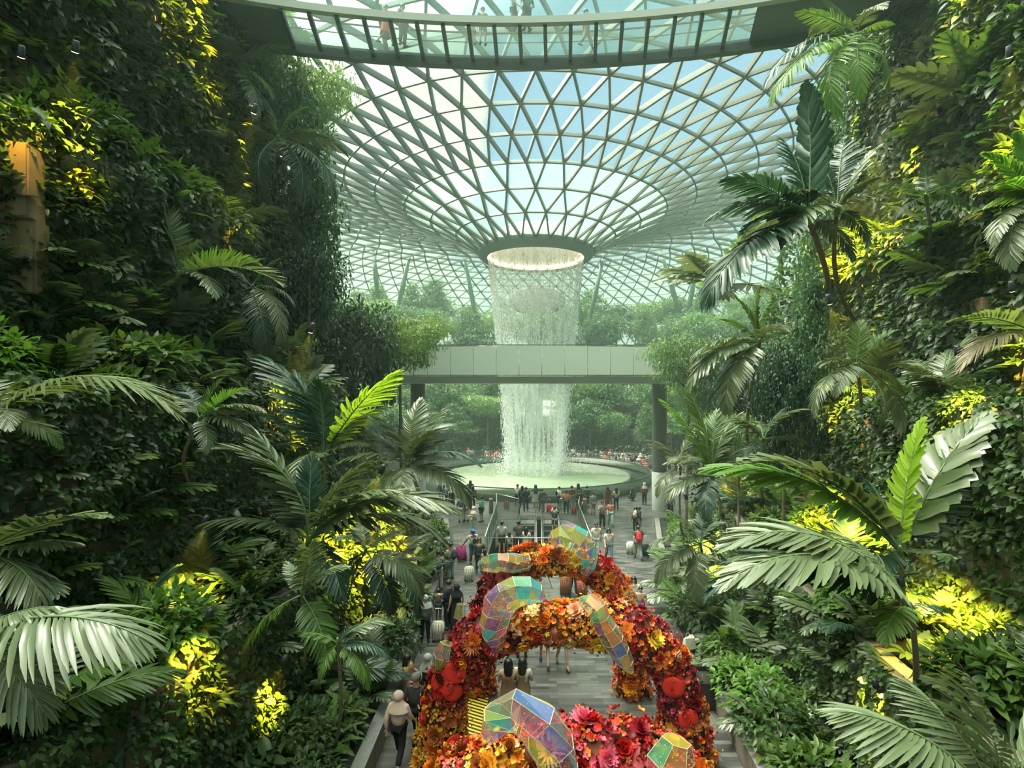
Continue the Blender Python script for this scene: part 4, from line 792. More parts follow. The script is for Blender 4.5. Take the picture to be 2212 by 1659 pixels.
# --- trees ---------------------------------------------------------------
def tree_meshes(shape, seed, h=7., leafm=GF, leaf=.2, nl=4200, bark=m_bark):
    rs = np.random.RandomState(seed); mb = MB(); C = []
    bendx, bendy = rs.uniform(-.3, .3, 2)
    def tp(u): return Vector((bendx*math.sin(u*2.2), bendy*math.sin(u*1.7), h*u))
    top = {'round': .78, 'umbrella': .86, 'high': .9, 'column': .95, 'layered': .92}[shape]
    mb.tube([tp(top*i/8) for i in range(9)], [.16*(1-.75*i/8)*h/7 for i in range(9)], 7)
    nb = {'round': 12, 'umbrella': 13, 'high': 14, 'column': 16, 'layered': 16}[shape]
    for i in range(nb):
        u0 = {'round': .35, 'umbrella': .5, 'high': .68, 'column': .22, 'layered': .38}[shape]; q = (i+.5)/nb; u = u0+(top-u0)*q; a = 2.4*i+rs.uniform(-.3, .3)
        if shape == 'round': L = h*.30*math.sin(PI*(.25+.7*q)); rise = .45; fl = .75
        elif shape == 'high': L = h*.36*(.6+.4*q); rise = .3*(1-q)+.05; fl = .2
        elif shape == 'umbrella': L = h*.36*(.55+.45*q); rise = .38*(1-q)+.1; fl = .22
        elif shape == 'column': L = h*.17*math.sin(PI*(.2+.75*q)); rise = .4; fl = 1.0
        else: L = h*.34*(1.1-.8*q); rise = .08; fl = .2
        p = tp(u); e = p+Vector((math.cos(a), math.sin(a), rise))*L; m_ = p.lerp(e, .5)+Vector((0, 0, .06*L))
        mb.tube([p, m_, e], [.055*h/7, .035*h/7, .015*h/7], 5)
        for t, rr in ((.55, .34), (1.0, .42)):
            C.append((p.lerp(e, t), L*rr+.3*h/7, fl))
        if shape in ('umbrella', 'layered', 'high'):
            for s_ in (-.6, .6):
                e2 = p+Vector((math.cos(a+s_), math.sin(a+s_), rise))*L*.85; mb.tube([m_, e2], [.03*h/7, .012*h/7], 4); C.append((e2, L*.33+.25*h/7, fl))
    C.append((tp(top), .5*h/7+.3, .8 if shape in ('round', 'column') else .3))
    w = np.array([c[1]**2 for c in C]); w /= w.sum(); ci = rs.choice(len(C), nl, p=w); cc = np.array([tuple(c[0]) for c in C])[ci]; rr = np.array([c[1] for c in C])[ci]; fl = np.array([c[2] for c in C])[ci]
    d = rdirs(nl, rs); r = rs.rand(nl)**.45; P = cc+d*(rr*r)[:, None]*np.stack([np.ones(nl), np.ones(nl), fl], 1)
    D = d+rdirs(nl, rs)*.8; D[:, 2] -= .35; U = rdirs(nl, rs)*.45+np.array([0, 0, 1.])+d*.3
    s = leaf*rs.uniform(.6, 1.4, nl); v, f = leaves(P, D, U, s, s*rs.uniform(.4, .65, nl))
    return mb.mesh('trunk', bark, True), np_mesh('crown', v, [f], leafm)
def tree(p, ms, sc, label, group=None, name='tree', rz=None, cat='tree'):
    r = empty(name, p, rnd.uniform(0, 6) if rz is None else rz, label, cat, group); link('trunk', ms[0], r, scale=sc); link('crown', ms[1], r, scale=sc); return r
T_round = tree_meshes('round', 1, 7, GF, .26, 3800); T_round2 = tree_meshes('round', 2, 7, leaf_mat('far dark leaf', (.03, .085, .045), (.07, .15, .07)), .26, 3800)
T_umb = tree_meshes('umbrella', 3, 7, leaf_mat('far light leaf', (.09, .19, .06), (.17, .30, .10)), .24, 3600); T_col = tree_meshes('column', 4, 7, GF, .26, 3200); T_lay = tree_meshes('layered', 5, 7, GF, .24, 3600)
TT = [(T_round, 'round-crowned'), (T_round2, 'dark round-crowned'), (T_umb, 'light green spreading'), (T_col, 'narrow upright'), (T_lay, 'tiered')]
cnt = {}
slots = []
for i, (r, z) in enumerate(RING[:5]):
    r2 = RING[i+1][0]; n = (15, 20, 24, 28, 32)[i]
    for j in range(n):
        a = math.radians(8+164*(j+.5)/n+rnd.uniform(-3, 3)); rr = r+.9+(r2-r-1.5)*rnd.uniform(.1, .8); slots.append((i, a, rr, z-.12))
for i, a, rr, z in slots:
    x, y = PC[0]+rr*math.cos(a), PC[1]+rr*math.sin(a)
    if i < 2 and abs(x) < 2.6: continue
    t = rnd.choice((0, 0, 1, 1, 2, 3, 4) if i < 4 else (1, 4, 2, 3, 0)); ms, nm = TT[t]; sd = 'left' if x < 0 else 'right'
    c = cnt[(i, t, sd)] = cnt.get((i, t, sd), 0)+1
    h = (1.05, 1.1, 1.15, 1.35, 1.45)[i]*rnd.uniform(.8, 1.2)
    tree((x, y, z-.05), ms, h, f'{nm} tree on the {ORD[i]} terrace behind the pool, {sd} of the falling water', f'{nm} trees on the {ORD[i]} pool terrace, {sd} half')
# nearer trees with their own look
T_dark = tree_meshes('round', 11, 8, leaf_mat('blackish green leaf', (.010, .035, .022), (.03, .075, .04)), .24, 6000)
T_um2 = tree_meshes('high', 12, 8, leaf_mat('yellow green small leaf', (.07, .15, .045), (.15, .24, .07), trans=.35), .15, 9000)
T_um3 = tree_meshes('high', 13, 8, leaf_mat('grey green small leaf', (.07, .15, .06), (.14, .24, .10)), .15, 8000)
T_shag = tree_meshes('column', 14, 8, leaf_mat('shaggy dark leaf', (.03, .09, .05), (.07, .15, .07)), .22, 5500)
def tr_px(px, base_z, top_py, Y, ms, label, h0=8., name='tree', sx=1, rz=0):
    x = (px-CX)*Y/F_PX; zt = at(px, top_py, Y).z; z0 = hill_z(x, Y) if base_z is None else base_z; r = tree((x, Y, z0-.05), ms, 1, label, None, name, rz)
    k = (zt-z0)/(h0*1.02)
    for c in r.children: c.scale = (sx*k, sx*k, k)
    return r
tr_px(770, None, 565, 27.5, T_dark, 'tall tree with blackish green leaves beside the left end of the footbridge', sx=.55)
tr_px(700, None, 590, 31, T_dark, 'dark tree half hidden behind the left slope', sx=.5, rz=2)
tr_px(872, None, 640, 30, T_um2, 'spreading yellow green tree reaching over the left of the footbridge', sx=.5, rz=1)
tr_px(935, 15.4, 585, 92, T_shag, 'tall shaggy tree on the far terrace, standing against the glass roof', sx=.9)
tr_px(1480, None, 690, 29, T_um3, 'flat-topped tree on a dark trunk at the right end of the footbridge', sx=.5, rz=.5)
tr_px(1520, None, 790, 31, T_um3, 'small flat-topped tree just under the right end of the footbridge', sx=.5, rz=2.5)
tr_px(1590, None, 690, 26, T_dark, 'dark bushy tree on the right slope behind the drooping palm', sx=.45, rz=3)
tr_px(1690, 3.0, 640, 17, T_dark, 'dark rounded tree in the middle of the right slope', sx=.35, rz=1.2)
tr_px(1600, None, 860, 22, T_um3, 'low grey green tree behind the palm beside the right column', sx=.5, rz=4)
T_dcol = tree_meshes('column', 15, 8, leaf_mat('blue green leaf', (.02, .07, .035), (.06, .14, .05)), .2, 7000)
tr_px(650, None, 150, 24, T_dcol, 'tall leafy column tree at the left edge of the roof view', sx=.55, rz=5)
tr_px(672, None, 300, 24.5, T_dcol, 'leafy tree below the drooping palm on the left slope', sx=.5, rz=3.3)
tr_px(668, None, 450, 22, T_dark, 'bushy dark tree low at the left edge of the roof view', sx=.5, rz=1.1)
tr_px(1760, None, 560, 19, T_dcol, 'leafy tree behind the two red-stemmed palms', sx=.5, rz=2.2)
tr_px(1790, None, 250, 24, T_dcol, 'tall leafy tree behind the great upright frond', sx=.45, rz=4)
tr_px(640, None, 60, 27, T_um2, 'lacy light tree on the left ledge below the glass bridge', sx=.4, rz=1.3)
tr_px(1850, None, 90, 25, T_dcol, 'leafy creeper-clad tree on the right ledge below the glass bridge', sx=.4, rz=1.3)
# ------------------------------------------------------------------ escalator well
m_white = mat('white panel', (.72, .76, .72), .4); m_chrome = mat('brushed steel', (.5, .52, .5), .3, .8); m_step = mat('escalator step', (.07, .075, .07), .5, .4); m_rub = mat('black rubber', (.012, .012, .012), .5)
g_bal = film_mat('pale green balustrade glass', (.5, .62, .54), .07, gloss=.12)
well = MB()
for (x0, y0, x1, y1) in ((HX0, HY0, HX1, HY0), (HX1, HY0, HX1, HY1), (HX1, HY1, HX0, HY1), (HX0, HY1, HX0, HY0)):
    well.add([(x0, y0, -6), (x1, y1, -6), (x1, y1, 0), (x0, y0, 0)], [(0, 1, 2, 3)], 0)
quadz(well, HX0, HY0-6, HX1, HY1, -5.2, 1)
wl = well.build('trim_1', [m_dark, m_floor]); tag(wl, kind='structure')
for sd, lab in ((-1, 'left'), (1, 'right')):
    mb = MB(); cx = -1.15 if sd < 0 else 1.62; ex = HX0+.02 if sd < 0 else HX1-.02; w = abs(ex-cx)
    top = []
    for i in range(13):
        t = PI/2*i/12; top.append((ex-sd*w*(1-math.cos(t)) if False else cx+sd*w*math.sin(t), 35.8-2.9*(1-math.cos(t))))
    n = len(top)
    vs = [(x, y, .01) for x, y in top]+[(x, y, -1.15) for x, y in top]; mb.add(vs, [(i, i+1, n+i+1, n+i) for i in range(n-1)])
    vs = [(x, y, .01) for x, y in top]+[(ex, 35.85, .01)]; mb.add(vs, [(i, n, i+1) for i in range(n-1)], 1)
    tag(mb.build('curved_fascia', [m_white, m_floor], smooth=False), f'curved white wall panel in the escalator well, on the {"magenta" if 0 else lab} of the moving stairs', 'wall panel')
for X, lab in ((-.55, 'escalator on the side of the man in teal, descending towards the flower arches'), (.98, 'escalator behind the woman in shorts, descending towards the flower arches')):
    e = empty('escalator', (X, 35.6, -5.2), 0, lab, 'escalator', 'pair of escalators')
    z0 = 5.2
    def ez(y): return z0-max(0, (-y-.9))*.577    # y local, negative towards camera
    for i in range(17):
        y = -.9-.42*i; mb = MB(); zt = ez(y)-.02; mb.box((0, y-.2, zt-.14), (.9, .40, .24)); mb.box((0, y-.39, zt-.01), (.9, .03, .024), 1)
        mb.build('step', [m_step, m_chrome], e)
    mb = MB(); mb.box((0, -.35, z0+.0), (.95, 1.0, .03)); mb.build('comb_plate', m_chrome, e)
    for s_ in (-1, 1):
        mb = MB(); xx = s_*.56
        pr = [(1.0, z0), (1.0, z0+.9), (-.7, z0+.9), (-7.4, ez(-7.4)+.9), (-7.4, ez(-7.4)-.05), (-.9, z0-.05)]
        mb.add([(xx-.01, a, b) for a, b in pr]+[(xx+.01, a, b) for a, b in pr], [(0, 1, 2, 3, 4, 5), (11, 10, 9, 8, 7, 6)]); mb.build('side_glass', g_bal, e)
        mb = MB(); mb.tube([(xx, 1.02, z0+.25), (xx, 1.15, z0+.55), (xx, 1.02, z0+.9), (xx, -.6, z0+.95), (xx, -1.0, z0+.93), (xx, -7.4, ez(-7.4)+.95)], .035, 8); mb.build('handrail', m_rub, e, smooth=True)
        mb = MB(); mb.box((xx, .2, z0+.12), (.14, 1.9, .24)); mb.beam((xx, -.8, z0+.1), (xx, -7.4, ez(-7.4)+.08), .14, .3); mb.build('skirt', m_chrome, e)
def glass_rail(name, pts, label, h=1.1):
    r = empty(name, (pts[0][0], pts[0][1], 0), 0, label, 'railing', None); o = Vector((pts[0][0], pts[0][1], 0)); mb = MB(); tb = MB()
    for a, b in zip(pts, pts[1:]):
        a_ = Vector((*a, 0))-o; b_ = Vector((*b, 0))-o; n = max(1, round((b_-a_).length/1.3))
        for i in range(n):
            p, q = a_.lerp(b_, (i+.03)/n), a_.lerp(b_, (i+.97)/n); gb_ = MB(); gb_.beam(p+Vector((0, 0, .55)), q+Vector((0, 0, .55)), .02, h-.12); gb_.build('glass_pane', g_bal, r)
            pb = MB(); pb.box(tuple(a_.lerp(b_, i/n)+Vector((0, 0, h/2))), (.05, .05, h)); pb.build('post', m_chrome, r)
        tb.tube([a_+Vector((0, 0, h)), b_+Vector((0, 0, h))], .028, 8)
    tb.build('top_rail', m_chrome, r, smooth=True); return r
glass_rail('glass_railing', [(-1.2, 37.4), (-2.9, 39.4), (-2.62, 35.9), (-2.62, 27.5)], 'glass railing with steel posts around the well, on the side of the man in teal')
glass_rail('glass_railing', [(1.7, 37.4), (3.3, 39.4), (2.88, 35.9), (2.88, 27.5)], 'glass railing with steel posts around the well, on the side of the woman in coral')
nr_ = empty('guard_rail', (0.1, 27.45, 0), 0, 'thin steel guard rail across the near end of the escalator well', 'railing'); mb = MB(); mb.tube([(-2.6, 0, 1.05), (2.7, 0, 1.05)], .025, 8); mb.build('rail', m_chrome, nr_, smooth=True)
for q in (-2.6, -1.3, 0, 1.3, 2.7): mb = MB(); mb.box((q, 0, .52), (.04, .04, 1.05)); mb.build('post', m_chrome, nr_)
for X, lab in ((-3.15, 'stubby round steel post beside the escalator railing, near the man in teal'), (3.5, 'stubby round steel post beside the escalator railing, near the orange shirt')):
    b = empty('steel_bollard', (X, 37.6, 0), 0, lab, 'bollard'); mb = MB(); mb.lathe([(.16, 0), (.16, 1.05), (.14, 1.08), (0.01, 1.08)], 20); mb.build('body', mat('bronze steel', (.22, .21, .17), .35, .8), b, smooth=True); mb = MB(); mb.lathe([(.20, 0), (.20, .03), (.16, .03)], 20); mb.build('base', m_chrome, b)

# ------------------------------------------------------------------ flower arches
FC = {n: mat('petal '+n, c, .55, var=tuple(min(1, q*.75) for q in c), scale=5, spec=.3) for n, c in dict(crimson=(.24, .008, .016), red=(.55, .02, .018), scarlet=(.68, .06, .02), orange=(.85, .20, .02), amber=(.90, .38, .03), yellow=(.90, .60, .05),
      pink=(.72, .12, .20), peach=(.88, .40, .24), cream=(.80, .62, .28), rust=(.42, .12, .03), burgundy=(.13, .01, .02), disc=(.80, .035, .02)).items()}
def petals(spec, seed=0, cup=1):
    """spec: rows of (count, length, width, tilt up, start radius, height)"""
    rs = np.random.RandomState(seed); V = []; Q = []
    for n, L, W, tilt, r0, z0 in spec:
        for i in range(n):
            a = 2*PI*i/n+rs.uniform(-.1, .1)+z0*9; t = tilt*rs.uniform(.85, 1.15); c, s = math.cos(a), math.sin(a); b = len(V); L_ = L*rs.uniform(.85, 1.1)
            r, z, tt = r0, z0, t
            for u, w in ((0, .3), (.35, .85), (.7, 1), (1, .25)):
                if u: r += math.cos(tt)*L_*.34; z += math.sin(tt)*L_*.34; tt += .35*cup
                x0, y0 = c*r, s*r; h = W*w/2
                V += [(x0-s*h, y0+c*h, z+.18*h), (x0, y0, z), (x0+s*h, y0-c*h, z+.18*h)]
            for k in range(3):
                for j in (0, 1): q = b+k*3+j; Q.append((q, q+1, q+4, q+3))
    return V, Q
FLOW = {
 'dahlia': petals([(14, .42, .17, .1, .06, 0), (13, .36, .15, .45, .05, .05), (10, .28, .13, .8, .04, .1), (7, .2, .11, 1.15, .02, .14)], 1, .5),
 'rose': petals([(6, .36, .36, .35, .05, 0), (6, .3, .32, .75, .05, .04), (5, .24, .26, 1.05, .03, .08), (4, .18, .18, 1.3, .01, .1)], 2, .9),
 'daisy': petals([(18, .46, .08, .2, .05, 0), (14, .36, .07, .6, .04, .05), (9, .12, .08, 1.2, .01, .08)], 3, .2),
 'lily': petals([(6, .5, .3, .25, .03, 0), (3, .2, .08, 1.2, .01, .05)], 4, -.5)}
def flower_mesh(kind, colr, inner=None):
    V, Q = FLOW[kind]; return np_mesh('flower', V, [np.array(Q)], FC[colr])
FM = {}
def fmesh(kind, c):
    if (kind, c) not in FM: FM[(kind, c)] = flower_mesh(kind, c)
    return FM[(kind, c)]
def disc_mesh():
    mb = MB(); mb.lathe([(.01, .03), (.3, .05), (.48, .02), (.5, 0), (.3, -.03), (.01, -.04)], 24); return mb.mesh('disc_leaf', FC['disc'], True)
DM = disc_mesh()
SMALL = [petals([(5, .5, .42, .35, .03, 0)], 5, .6), petals([(5, .5, .3, .15, .03, 0), (4, .25, .2, 1, .01, .05)], 6, .3), petals([(4, .5, .35, .8, .03, 0), (4, .4, .3, 1.1, .02, .04)], 7, .7)]
BAND = None
def palette(u, v, rs):
    """colours drift along the arch in soft patches"""
    q = float(np.interp(u, BAND[0], BAND[1]))*1.15+.45*math.sin(v*1.7+u*17)+.3*math.sin(u*47+v*3)+rs.normal(0, .40)
    if q < -1.1: return rs.choice(['crimson', 'burgundy', 'red', 'pink'])
    if q < -.25: return rs.choice(['crimson', 'red', 'red', 'scarlet', 'pink', 'burgundy', 'rust'])
    if q < .45: return rs.choice(['scarlet', 'orange', 'orange', 'rust', 'peach', 'red'])
    if q < 1.1: return rs.choice(['orange', 'amber', 'amber', 'orange', 'rust', 'yellow'])
    return rs.choice(['amber', 'yellow', 'amber', 'orange', 'yellow', 'cream', 'rust'])
CN = list(FC)
def orient(n, roll):
    z = Vector(n).normalized(); return (z.to_track_quat('Z', 'Y').to_matrix() @ Matrix.Rotation(roll, 3, 'Z'))
def arch(cx, Y, hw, h, rad, label, seed, nbig=100, nsm=5200, ph=0, n_=2.5, discs=(), band=None):
    global BAND; BAND = band
    rs = np.random.RandomState(seed); root = empty('flower_arch', (cx, Y, 0), 0, label, 'flower arch', 'flower arches over the path')
    def path(t):    # t 0..1 from the left foot over to the right foot
        a = PI*(1-t); c, s = math.cos(a), math.sin(a)
        return Vector((hw*math.copysign(abs(c)**(2/n_), c), 0, h*abs(s)**(2/n_)))
    # resample by length
    T = np.linspace(0, 1, 400); PP = np.array([tuple(path(t)) for t in T]); sl = np.concatenate([[0], np.cumsum(np.linalg.norm(np.diff(PP, axis=0), axis=1))]); Ltot = sl[-1]
    def pos(u):
        s = u*Ltot; P = np.array([np.interp(s, sl, PP[:, k]) for k in range(3)]); s2 = min(s+.05, Ltot); s1 = max(s-.05, 0)
        d = np.array([np.interp(s2, sl, PP[:, k])-np.interp(s1, sl, PP[:, k]) for k in range(3)]); return P, d/np.linalg.norm(d)
    def rad_at(u): return rad*(1+.22*math.cos(2*PI*u)**2*(1 if abs(u-.5) > .25 else .3)+.12*math.sin(u*19+seed))
    mb = MB(); us = np.linspace(0.0, 1, 50); mb.tube([pos(u)[0] for u in us], [rad_at(u)*.88 for u in us], 16); mb.build('arch_frame', mat('dark rust foliage base', (.07, .025, .012), .9, var=(.12, .03, .015), scale=9), root, smooth=True)
    def surf(u, v, k=1):
        P, d = pos(u); y = np.array([0, 1, 0]); nx = np.cross(y, d); n = nx*math.cos(v)+y*math.sin(v); return P+n*rad_at(u)*k, n
    VV, QQ, MM, off = [], [], [], 0
    for i in range(nsm):
        u, v = rs.rand(), rs.uniform(0, 2*PI); p, n = surf(u, v, rs.uniform(.9, 1.12)); 
        if p[2] < .05: p[2] = .05
        c = palette(u, v, rs); V, Q = SMALL[rs.randint(3)]; s = rs.uniform(.07, .16); n = n+rdirs(1, rs)[0]*.6
        if rs.rand() < .06: p = p+n*.12
        M3 = np.array(orient(n, rs.uniform(0, 6))); VV.append(np.array(V)@M3.T*s+p); QQ.append(np.array(Q)+off); MM += [CN.index(c)]*len(Q); off += len(V)
    o = link('blossoms', np_mesh('blossoms', np.concatenate(VV), [np.concatenate(QQ)], list(FC.values()), MM), root); o['kind'] = 'stuff'
    for i in range(nbig):
        u = (i+rs.rand())/nbig; v = rs.uniform(-3.7, -.8); p, n = surf(u, v, 1.05); p[2] = max(p[2], .12)
        c = palette(u, v, rs); k = rs.choice(['dahlia', 'dahlia', 'rose', 'daisy', 'lily', 'rose']); q = link('flower', fmesh(k, c), root, loc=p, rot=Matrix(orient(n+rdirs(1, rs)[0]*.3, rs.uniform(0, 6))).to_euler(), scale=rs.uniform(.30, .52))
    for u, v, s in discs:
        p, n = surf(u, v, 1.18); d = link('disc_leaf', DM, root, loc=p, rot=Matrix(orient(n, 0)).to_euler(), scale=s); d['label'] = 'flat round red disc'
    return root, surf
A1, S1 = arch(.53, 15.2, 2.2, 3.72, .37, 'farthest of the flower arches, nearest the escalators, in red, orange and yellow', 1, nsm=6000, n_=2.7, band=((0, .15, .3, .40, .46, .53, .58, .62, .70, .76, .85, 1), (.2, -.1, -1.0, -.7, 1.2, 1.4, .5, -.5, .5, 1.1, -.4, .2)), discs=((.5, -2.2, .2),))
A2, S2 = arch(.63, 12.3, 2.78, 3.2, .45, 'middle flower arch with red discs and the two long glassy crystals', 2, nsm=7500, n_=3.1, band=((0, .12, .2, .35, .42, .47, .53, .6, .65, .75, .85, .92, 1), (.9, .8, -.6, -.8, .9, .1, 1.2, .9, -.7, -.3, -1.0, .4, 1.0)), discs=((.20, -1.9, .55), (.235, -1.6, .5), (.19, -1.3, .42), (.80, -1.3, .5), (.87, -1.6, .45), (.07, -1.0, .5)))
A3, S3 = arch(.60, 8.0, 2.35, 2.95, .50, 'nearest flower arch, cut by the bottom of the view, beside the biggest crystal', 3, nsm=8000, n_=2.8, band=((0, .28, .40, .48, .56, .66, .74, .85, 1), (-.6, .3, .8, -1.1, -.6, -.2, .8, -.3, -.4)), discs=((.33, -2.3, .3), (.72, -1.9, .3)))

# ------------------------------------------------------------------ faceted iridescent crystals on the arches
FILM = [film_mat('clear film', (.85, .85, .78), .12), film_mat('clear film warm', (.9, .82, .62), .16), film_mat('cyan film', (.10, .70, .82), .5), film_mat('green film', (.12, .68, .42), .38), film_mat('yellow film', (.92, .80, .12), .42), film_mat('violet film', (.42, .25, .68), .35), film_mat('pink film', (.85, .30, .45), .35), film_mat('lime film', (.68, .85, .25), .35), film_mat('orange film', (.92, .50, .20), .38), film_mat('blue film', (.15, .32, .80), .5)]
m_wire = mat('pale gold wire', (.80, .72, .45), .35, .4); m_glit = mat('gold glitter', (.95, .80, .15), .3, .3)
def crystal(pts, rads, label, seed, sides=7, flat=.75, bias=0):
    n0 = len(pts); P0 = [Vector(p) for p in pts]; ts = np.linspace(0, n0-1, n0 if seed > 4 else int(1.6*n0))
    def cr_(i, t):
        a, b, c, d = P0[max(i-1, 0)], P0[i], P0[min(i+1, n0-1)], P0[min(i+2, n0-1)]; return .5*((2*b)+(c-a)*t+(2*a-5*b+4*c-d)*t*t+(3*b-a-3*c+d)*t**3)
    pts = [cr_(min(int(t), n0-2), t-min(int(t), n0-2)) for t in ts]; rads = [float(np.interp(t, range(n0), rads))*1.22 for t in ts]
    """pts: points along the bent body (world), rads: body radius there"""
    rs = np.random.RandomState(seed); pts = [Vector(p) for p in pts]; o = pts[len(pts)//2]; root = empty('crystal_ornament', o, 0, label, 'ornament', 'iridescent crystals on the flower arches')
    rings = []; prev = None
    for i, p in enumerate(pts):
        d = (pts[min(i+1, len(pts)-1)]-pts[max(i-1, 0)]).normalized()
        x = d.cross(Vector((0, 1, .3))) if prev is None else prev-d*prev.dot(d); x.normalize(); prev = x; y = d.cross(x); ro = rs.uniform(-.2, .2)
        rings.append([p-o+(x*math.cos(2*PI*(k+ro)/sides)+y*math.sin(2*PI*(k+ro)/sides)*flat)*rads[i]*rs.uniform(.9, 1.08) for k in range(sides)])
    mb = MB(); wb = MB(); fm = lambda: int(rs.choice(10, p=[.30, .16, .12, .08, .08, .06, .04, .07, .05, .04]))
    nr = len(rings)
    for i in range(nr-1):
        for k in range(sides):
            a, b, c, d = rings[i][k], rings[i][(k+1) % sides], rings[i+1][(k+1) % sides], rings[i+1][k]
            if rs.rand() < .15: mb.add([a, b, c], [(0, 1, 2)], fm()); mb.add([a, c, d], [(0, 1, 2)], fm()); wb.beam(a, c, .005, .005)
            else: mb.add([a, b, c, d], [(0, 1, 2, 3)], fm())
            wb.beam(a, b, .0055, .0055); wb.beam(a, d, .0055, .0055)
    for k in range(sides): wb.beam(rings[-1][k], rings[-1][(k+1) % sides], .008, .008)
    for R_ in (rings[0], rings[-1]):
        mb.add(R_, [tuple(range(sides))], fm())
    mb.build('film_shell', FILM, root); wb.build('wire_frame', m_wire, root)
    gb_ = MB()
    for j in range(130):
        i, k = rs.randint(nr-1), rs.randint(sides); a, b, c, d = rings[i][k], rings[i][(k+1) % sides], rings[i+1][(k+1) % sides], rings[i+1][k]; u, v = rs.rand(2); p = (a*(1-u)+b*u)*(1-v)+(d*(1-u)+c*u)*v
        s = rs.uniform(.004, .010); gb_.ell(p, (s, s, s), 4, 2)
    g = gb_.build('glitter', m_glit, root); g['kind'] = 'stuff'
    return root
def pp(L): return [at(*q) for q in L]
crystal(pp([(1195, 1172, 14.9), (1212, 1160, 14.8), (1238, 1163, 14.7), (1262, 1182, 14.7), (1272, 1208, 14.7), (1262, 1236, 14.8)]), [.16, .30, .36, .32, .26, .14], 'curved crystal hooked over the crest of the farthest arch, on its right', 1)
crystal(pp([(1040, 1222, 14.9), (1062, 1217, 14.7), (1088, 1214, 14.6), (1112, 1217, 14.7), (1142, 1214, 14.8)]), [.14, .26, .22, .24, .2], 'low waisted crystal on the left shoulder of the farthest arch', 2)
crystal(pp([(1172, 1292, 11.8), (1145, 1277, 11.7), (1108, 1283, 11.6), (1082, 1305, 11.6), (1070, 1340, 11.6), (1070, 1372, 11.7), (1078, 1395, 11.8)]), [.10, .28, .32, .34, .30, .24, .14], 'big crescent crystal with turquoise facets on the left of the middle arch', 3)
crystal(pp([(1258, 1300, 11.8), (1285, 1308, 11.6), (1298, 1340, 11.6), (1320, 1378, 11.6), (1342, 1415, 11.6), (1362, 1450, 11.7)]), [.12, .24, .20, .28, .24, .07], 'long pale crystal sliding down the right of the middle arch', 4)
crystal(pp([(1058, 1590, 7.6), (1078, 1550, 7.4), (1115, 1535, 7.3), (1158, 1560, 7.3), (1190, 1605, 7.3), (1205, 1650, 7.4), (1212, 1690, 7.5)]), [.10, .22, .30, .34, .34, .28, .16], 'largest crystal, on the crest of the nearest arch', 5, 8)
crystal(pp([(1440, 1690, 7.5), (1448, 1640, 7.4), (1462, 1600, 7.4)]), [.24, .28, .17], 'small crystal with blue and lime facets at the right end of the nearest arch', 6, 6)
crystal(pp([(958, 1445, 12.1), (962, 1415, 12), (968, 1390, 12)]), [.22, .24, .14], 'small pale crystal on the outer left side of the middle arch', 7, 6)
crystal(pp([(994, 1335, 15.), (996, 1305, 15)]), [.14, .1], 'sliver of yellow crystal on the left flank of the farthest arch', 8, 5)
crystal(pp([(1468, 1470, 12.2), (1472, 1440, 12.2)]), [.14, .1], 'small violet crystal on the outer right side of the middle arch', 9, 5)

for (px, py, w_, d_, lab) in ((1552, 1530, 1.15, .9, 'dark granite planter box on the right of the paving, nearer the camera'), (1500, 1420, .8, .9, 'dark granite planter box on the right of the paving, beside the white bag')):
    Yq = CAM_H*F_PX/(py-CY); r = empty('stone_planter', ((px-CX)*Yq/F_PX+.1, Yq+.4, 0), 0, lab, 'planter'); mb = MB()
    for (cx_, cy_, sx_, sy_) in ((0, -d_/2, w_, .12), (0, d_/2, w_, .12), (-w_/2, 0, .12, d_), (w_/2, 0, .12, d_)): mb.box((cx_, cy_, .36), (sx_, sy_, .72))
    mb.build('box', m_black, r); mb = MB(); mb.box((0, 0, .55), (w_-.1, d_-.1, .1)); mb.build('soil', m_soil, r)
# striped black and yellow warning board lying by the left foot of the far arch
def hazard():
    m = bpy.data.materials.new('black and yellow stripes'); m.use_nodes = True; t = m.node_tree; b = t.nodes['Principled BSDF']
    g = t.nodes.new('ShaderNodeNewGeometry'); w = t.nodes.new('ShaderNodeTexWave'); w.wave_type = 'BANDS'; w.bands_direction = 'DIAGONAL'; mp = t.nodes.new('ShaderNodeMapping'); mp.inputs['Scale'].default_value = (1, 2.1, 0)
    t.links.new(g.outputs['Position'], mp.inputs[0]); t.links.new(mp.outputs[0], w.inputs['Vector']); w.inputs['Scale'].default_value = 2.2
    r = t.nodes.new('ShaderNodeValToRGB'); r.color_ramp.interpolation = 'CONSTANT'; r.color_ramp.elements[0].color = (.02, .02, .02, 1); r.color_ramp.elements[1].position = .45; r.color_ramp.elements[1].color = (.85, .68, .05, 1)
    t.links.new(w.outputs['Fac'], r.inputs[0]); t.links.new(r.outputs[0], b.inputs['Base Color']); return m
mb = MB(); mb.box((-1.62, 14.0, .04), (.62, 2.2, .07)); tag(mb.build('warning_mat', hazard()), 'black and yellow striped board on the paving beside the left foot of the arches', 'mat')

